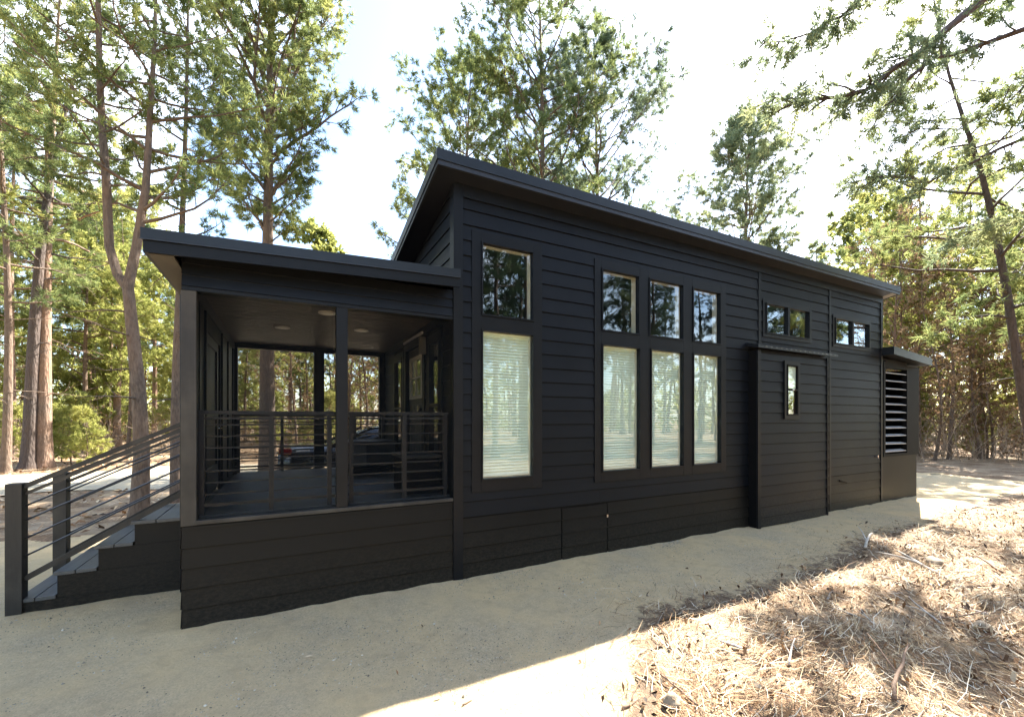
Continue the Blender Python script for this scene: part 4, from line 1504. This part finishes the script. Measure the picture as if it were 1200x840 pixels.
# the woods on the camera's side, mirrored in the windows
def scat_xy(n, xr, yr, mix, where, mind=1.8, smin=.8, smax=1.2):
    c = 0; tries = 0
    while c < n and tries < n * 40:
        tries += 1
        q = (rnd.uniform(*xr), rnd.uniform(*yr))
        if not free(q, mind): continue
        kind = rnd.choices(list(mix), list(mix.values()))[0]
        put(kind, 0, 0, where, rnd.uniform(smin, smax), xy=q); c += 1
scat_xy(30, (-14, 34), (-34, -15), {'tall': 4, 'bare': 1}, 'opposite the windows')
scat_xy(6, (15, 30), (-9, -2.5), {'pine': 1, 'thin': 2, 'bare': 2}, 'beyond the right end')
scat_xy(14, (-30, -14), (-12, 14), {'pine': 3, 'thin': 3, 'leafy': 1.5}, 'left of the porch')

# far woods: one mass closing the horizon all round
rng = np.random.default_rng(77)
n = 11000
ang = rng.uniform(0, 2 * math.pi, n)
rad_ = rng.uniform(48, 78, n)
x_ = 3 + rad_ * np.cos(ang); y_ = 2 + rad_ * np.sin(ang)
hh = 8.5 + 2.2 * np.sin(ang * 9) + 1.6 * np.sin(ang * 23 + 1) + rng.normal(size=n) * .6
zz = hh * rng.uniform(0.02, 1, n) ** 1.15
P = np.stack([x_, y_, zz], 1)
V, F = tuft_mesh(P, np.tile([[0, 0, .3]], (n, 1)), np.full(n, .75), 11, .12, 1.0, rng, 'leaf')
fw = np_mesh('far_woods', V, F, M['needle_yellow'])
tag(fw, 'dense far woods closing the view all round', 'woods', kind='stuff')
tb = MB()
for i in range(260):
    a = rng.uniform(0, 6.283); r_ = rng.uniform(44, 62)
    x0_, y0_ = 3 + r_ * math.cos(a), 2 + r_ * math.sin(a)
    l_ = rng.normal() * .4
    tb.tube([(x0_, y0_, -.4), (x0_ + l_, y0_, 5), (x0_ + l_ * 2, y0_, 10)], [.16, .12, .06], 5, cap=False)
fo = tb.build('far_trunks', M['bark_grey'])
tag(fo, 'pale far tree stems lost in the distant woods', 'woods', kind='stuff')

# brush under the trees at the woods' edge
br = MB()
rng = np.random.default_rng(88)
P = []; D = []
for i in range(1300):
    if i < 620:
        px, zc = rng.uniform(1000, 1300), rng.uniform(15.5, 30)
    else:
        px, zc = rng.uniform(-80, 450), rng.uniform(18.5, 34)
    q = at(px, zc)
    g = float(height(*q))
    d = np.array([rng.normal() * .35, rng.normal() * .35, 1.0]); d /= np.linalg.norm(d)
    L = rng.uniform(.8, 3.0)
    path = limb_path((q[0], q[1], g - .03), d, L, 4, rng, .16)
    br.tube([tuple(x) for x in path], [.012, .010, .008, .005, .003], 3, cap=False)
    for j in (1, 2, 3):
        for s_ in range(2):
            e = limb_path(path[j], rng.normal(size=3) * .7 + d, L * .3, 2, rng, .2)
            br.tube([tuple(x) for x in e], [.006, .004, .002], 3, cap=False)
            P.append(e[-1]); D.append(e[-1] - e[0])
bo = br.build('brush', M['brush'])
tag(bo, 'tangle of bare brown stems under the trees', 'brush', kind='stuff')
P = np.array(P); D = unit(np.array(D))
V, F = tuft_mesh(P, D, np.full(len(P), .1), 3, .028, 1.0, rng, 'leaf')
lo2 = np_mesh('brush_leaves', V, F, M['brown_leaf'])
tag(lo2, 'dry brown leaves clinging to the brush', 'leaves', kind='stuff')

# ------------------------------------------------------------------ forest litter
def litter_color(name, stops, rough=0.8):
    m, t, b = mat(name)
    geo = N(t, 'NewGeometry')
    t.links.new(ramp(t, geo.outputs['Random Per Island'], stops), b.inputs['Base Color'])
    b.inputs['Roughness'].default_value = rough
    return m
straw = litter_color('pine_straw', [(0.0, (0.07, 0.04, 0.02)), (0.35, (0.26, 0.135, 0.05)), (0.62, (0.48, 0.33, 0.16)), (0.82, (0.60, 0.48, 0.30)), (1.0, (0.80, 0.73, 0.58))])
leafl = litter_color('fallen_leaf', [(0.0, (0.04, 0.024, 0.014)), (0.4, (0.17, 0.08, 0.03)), (0.72, (0.38, 0.2, 0.08)), (1.0, (0.64, 0.5, 0.32))])
rng = np.random.default_rng(5)
def strew(n, xr, yr, fn):
    x = rng.uniform(*xr, n); y = rng.uniform(*yr, n)
    k = rng.uniform(0, 1, n) < fn(x, y)
    return x[k], y[k]
def in_litter(x, y):
    clump = 0.5 + 0.5 * nz2(x, y, 2.2, 6.0)
    d = edge_y(x) - y
    c2 = 0.6 + 0.4 * nz2(x, y, 4.7, 2.5)
    return np.clip(sstep(-0.35, 0.7, d) * (0.06 + 0.75 * clump * c2 + .3 * sstep(.62, .8, clump)) + 0.10 * sstep(-1.0, -.1, d) ** 2, 0, 1)
def flat_bits(x, y, L, Wd, lift, kind, curl=0.3):
    n = len(x)
    a = 0.5 + 1.3 * nz2(x, y, 1.9, 12.0) + rng.normal(0, 0.55, n) if kind == 'straw' else rng.uniform(0, 6.28, n)
    z0 = height(x, y) + rng.uniform(0.001, lift, n)
    tilt = rng.normal(0, curl, n)
    d = np.stack([np.cos(a) * np.cos(tilt), np.sin(a) * np.cos(tilt), np.sin(tilt)], 1)
    s = np.stack([-np.sin(a), np.cos(a), rng.normal(0, curl, n)], 1)
    c = np.stack([x, y, z0 + np.abs(np.sin(tilt)) * L / 2 + .004], 1)
    L = L[:, None]; Wd = Wd[:, None]
    if kind == 'straw':
        bend = np.stack([-np.sin(a), np.cos(a), 0 * a], 1) * L * rng.normal(0, .12, (n, 1))
        V = np.stack([c - d * L / 2 - s * Wd, c - d * L / 2 + s * Wd, c + bend + s * Wd, c + bend - s * Wd, c + d * L / 2 + s * Wd * .5, c + d * L / 2 - s * Wd * .5], 1).reshape(-1, 3)
        i = np.arange(n)[:, None] * 6
        F = np.concatenate([i + [0, 1, 2, 3], i + [3, 2, 4, 5]], 1).reshape(-1, 4)
    else:
        up_ = np.array([0, 0, 1.0]) * L * .18 * rng.uniform(-.2, 1, (n, 1))
        V = np.stack([c - d * L / 2, c - d * L * .05 - s * Wd + up_, c + d * L / 2, c + d * L * .05 + s * Wd + up_, c], 1).reshape(-1, 3)
        i = np.arange(n)[:, None] * 5
        F = np.concatenate([i + [0, 1, 4], i + [1, 2, 4], i + [2, 3, 4], i + [3, 0, 4]], 1).reshape(-1, 3)
    return V, F
x, y = strew(130000, (-1.5, 8.5), (-5.2, -0.9), in_litter)
V, F = flat_bits(x, y, rng.uniform(.06, .21, len(x)), rng.uniform(.0009, .0024, len(x)), .035, 'straw', .22)
tag(np_mesh('pine_straw', V, F, straw), 'mat of dry pine straw on the ground at lower right', 'pine straw', kind='stuff')
x, y = strew(26000, (8, 22), (-12, 3), in_litter)
x2, y2 = strew(26000, (-14, 8), (4.2, 16), lambda a, b: 0.6 * (~road_keep(a, b)) * (~pad_keep(a, b)))
x = np.concatenate([x, x2]); y = np.concatenate([y, y2])
V, F = flat_bits(x, y, rng.uniform(.08, .26, len(x)), rng.uniform(.003, .007, len(x)), .03, 'straw', .2)
tag(np_mesh('far_pine_straw', V, F, straw), 'pine straw scattered over the forest floor farther off', 'pine straw', kind='stuff')
x, y = strew(60000, (-1.5, 16), (-6, -0.6), lambda a, b: in_litter(a + 3, b) * .8 * sstep(-.5, .5, edge_y(a) - b) + .003 + .012 * sstep(-1.1, -.2, edge_y(a) - b) + .02 * (np.abs(b) < .12))
V, F = flat_bits(x, y, rng.uniform(.02, .075, len(x)), rng.uniform(.004, .014, len(x)), .03, 'leaf', .6)
tag(np_mesh('fallen_leaves', V, F, leafl), 'dry curled leaves lying in the pine straw', 'leaves', kind='stuff')
x2, y2 = strew(14000, (-16, 14), (4.0, 22), lambda a, b: 0.5 * (~road_keep(a, b)) * (~pad_keep(a, b)))
V, F = flat_bits(x2, y2, rng.uniform(.06, .14, len(x2)), rng.uniform(.02, .045, len(x2)), .03, 'leaf', .4)
tag(np_mesh('back_fallen_leaves', V, F, leafl), 'dry leaves on the ground behind the cabin', 'leaves', kind='stuff')

# loose grit on the gravel near the camera
n = 60000
x = rng.uniform(-4.2, 7.5, n); y = rng.uniform(-3.6, 0.9, n)
x[:7000] = rng.uniform(-2.2, 8.5, 7000); y[:7000] = -np.abs(rng.normal(0, .07, 7000)) - .03
k = (y > edge_y(x)) & ((y < -.03) | (x < -2.45)) & ~((x > 4.4) & (x < 6.6) & (y > -.2))
x, y = x[k], y[k]; n = len(x)
r_ = rng.uniform(.0015, .006, n) * (1 + 1.2 * (rng.uniform(0, 1, n) > .97))
octv = np.array([[1, 0, 0], [0, 1, 0], [-1, 0, 0], [0, -1, 0], [0, 0, .7], [0, 0, -.7]])
V = (octv[None] * r_[:, None, None] * rng.uniform(.6, 1.3, (n, 6, 1)) + np.stack([x, y, height(x, y) + .013], 1)[:, None]).reshape(-1, 3)
i = np.arange(n)[:, None] * 6
F = np.concatenate([i + q for q in ([0, 1, 4], [1, 2, 4], [2, 3, 4], [3, 0, 4])], 1).reshape(-1, 3)
tag(np_mesh('grit', V, F, litter_color('grit_stone', [(0, (0.10, 0.075, 0.05)), (.5, (.34, .28, .19)), (1, (.70, .62, .48))])), 'loose grit on the gravel strip', 'grit', kind='stuff')

# sticks and stones one can pick out
pale = simple('bleached_wood', (0.50, 0.44, 0.36), .8, var=.3, scale=20)
brownw = simple('brown_stick', (0.22, 0.14, 0.09), .85, var=.3, scale=20)
def gz(px, py):
    zc = 508.6 * 1.6 / (py - 491)
    return at(px, zc)
def stick(px, py, L, r_, ang, m_, lab, fork_=False):
    q = gz(px, py); g = float(height(*q))
    o = empty('fallen_stick', (q[0], q[1], g))
    rr_ = np.random.default_rng(int(px * 7 + py))
    d = np.array([math.cos(ang), math.sin(ang), .06])
    p = limb_path((-d[0] * L / 2, -d[1] * L / 2, r_ * 1.2 + .012), d, L, 5, rr_, .10)
    for q_ in p: q_[2] = max(r_ * 1.1, q_[2])
    b = MB().tube([tuple(a) for a in p], [r_, r_ * 1.1, r_, r_ * .9, r_ * .7, r_ * .4], 8)
    if fork_:
        e = limb_path(p[2], d + np.array([.5 * -d[1], .5 * d[0], .25]), L * .5, 3, rr_, .12)
        b.tube([tuple(a) for a in e], [r_ * .7, r_ * .6, r_ * .4, r_ * .2], 6)
    me = b.build('tmp', m_, None, smooth=True)
    me.name = 'stick_wood'; me.parent = o
    bpy.data.objects.remove(o)
    me.name = 'fallen_stick'; me.location = (q[0], q[1], g)
    return tag(me, lab, 'stick')
stick(858, 762, .16, .011, 1.9, pale, 'thick pale broken stick on the sunlit litter, lower centre right')
stick(925, 775, .24, .007, .5, pale, 'pale curved stick with a side twig in the lower litter', True)
stick(742, 826, .20, .008, .2, brownw, 'brown twig near the bottom edge of the picture', True)
stick(1140, 722, .16, .012, 1.7, pale, 'short bleached stick on bright litter at the right')
stick(1050, 800, .60, .010, .35, brownw, 'long dark stick lying across the shaded litter at lower right', True)
stick(1065, 662, .75, .018, 1.0, pale, 'grey branch half buried in the debris heap at the right', True)
stick(1020, 640, .50, .016, .2, pale, 'sun-bleached branch at the gravel edge', True)
stick(548, 826, .07, .005, .3, brownw, 'tiny brown stick alone on the sunlit gravel')
stick(1160, 668, .5, .012, .6, brownw, 'brown branch beyond the debris heap at the right edge', False)
for i in range(26):
    while True:
        px, py = rnd.uniform(640, 1195), rnd.uniform(640, 838)
        q = gz(px, py)
        if q[1] < float(edge_y(q[0])) - .1: break
    stick(px, py, rnd.uniform(.12, .4), rnd.uniform(.003, .008), rnd.uniform(-.6, 1.6), brownw if rnd.random() < .65 else pale, 'small twig among many scattered in the pine straw at lower right', rnd.random() < .5)['group'] = 'twigs scattered in the litter'
def stone(px, py, s, col, lab):
    q = gz(px, py); g = float(height(*q))
    rr_ = np.random.default_rng(int(px + py))
    me = bpy.data.meshes.new('stone')
    import bmesh
    bm = bmesh.new(); bmesh.ops.create_icosphere(bm, subdivisions=3, radius=1)
    ph = rr_.uniform(0, 6, 6)
    for v in bm.verts:
        k = 1 + .16 * math.sin(3 * v.co.x + ph[0]) + .14 * math.sin(4 * v.co.y + ph[1]) + .1 * math.sin(5 * v.co.z + ph[2]) + .05 * math.sin(9 * v.co.x + 7 * v.co.y)
        v.co *= k; v.co.x *= s[0]; v.co.y *= s[1]; v.co.z *= s[2]
    bm.to_mesh(me); bm.free()
    for p in me.polygons: p.use_smooth = True
    o = bpy.data.objects.new('stone', me); COL.objects.link(o); me.materials.append(col)
    o.location = (q[0], q[1], g + s[2] * .5)
    tag(o, lab, 'stone')
rock = simple('field_stone', (0.30, 0.23, 0.15), .85, var=.35, scale=14, bumps=.5)
stone(1152, 740, (.085, .05, .035), rock, 'flat brown stone in the litter at the right')
stone(1094, 664, (.10, .07, .06), rock, 'rounded tan stone at the foot of the debris heap')
stone(788, 826, (.06, .045, .04), rock, 'dark stone among leaves near the bottom edge')
stone(112, 828, (.012, .01, .008), rock, 'tiny reddish stone on the shaded gravel at lower left')
stone(862, 540 + 222, (.03, .02, .015), rock, 'small stone beside the thick pale stick')
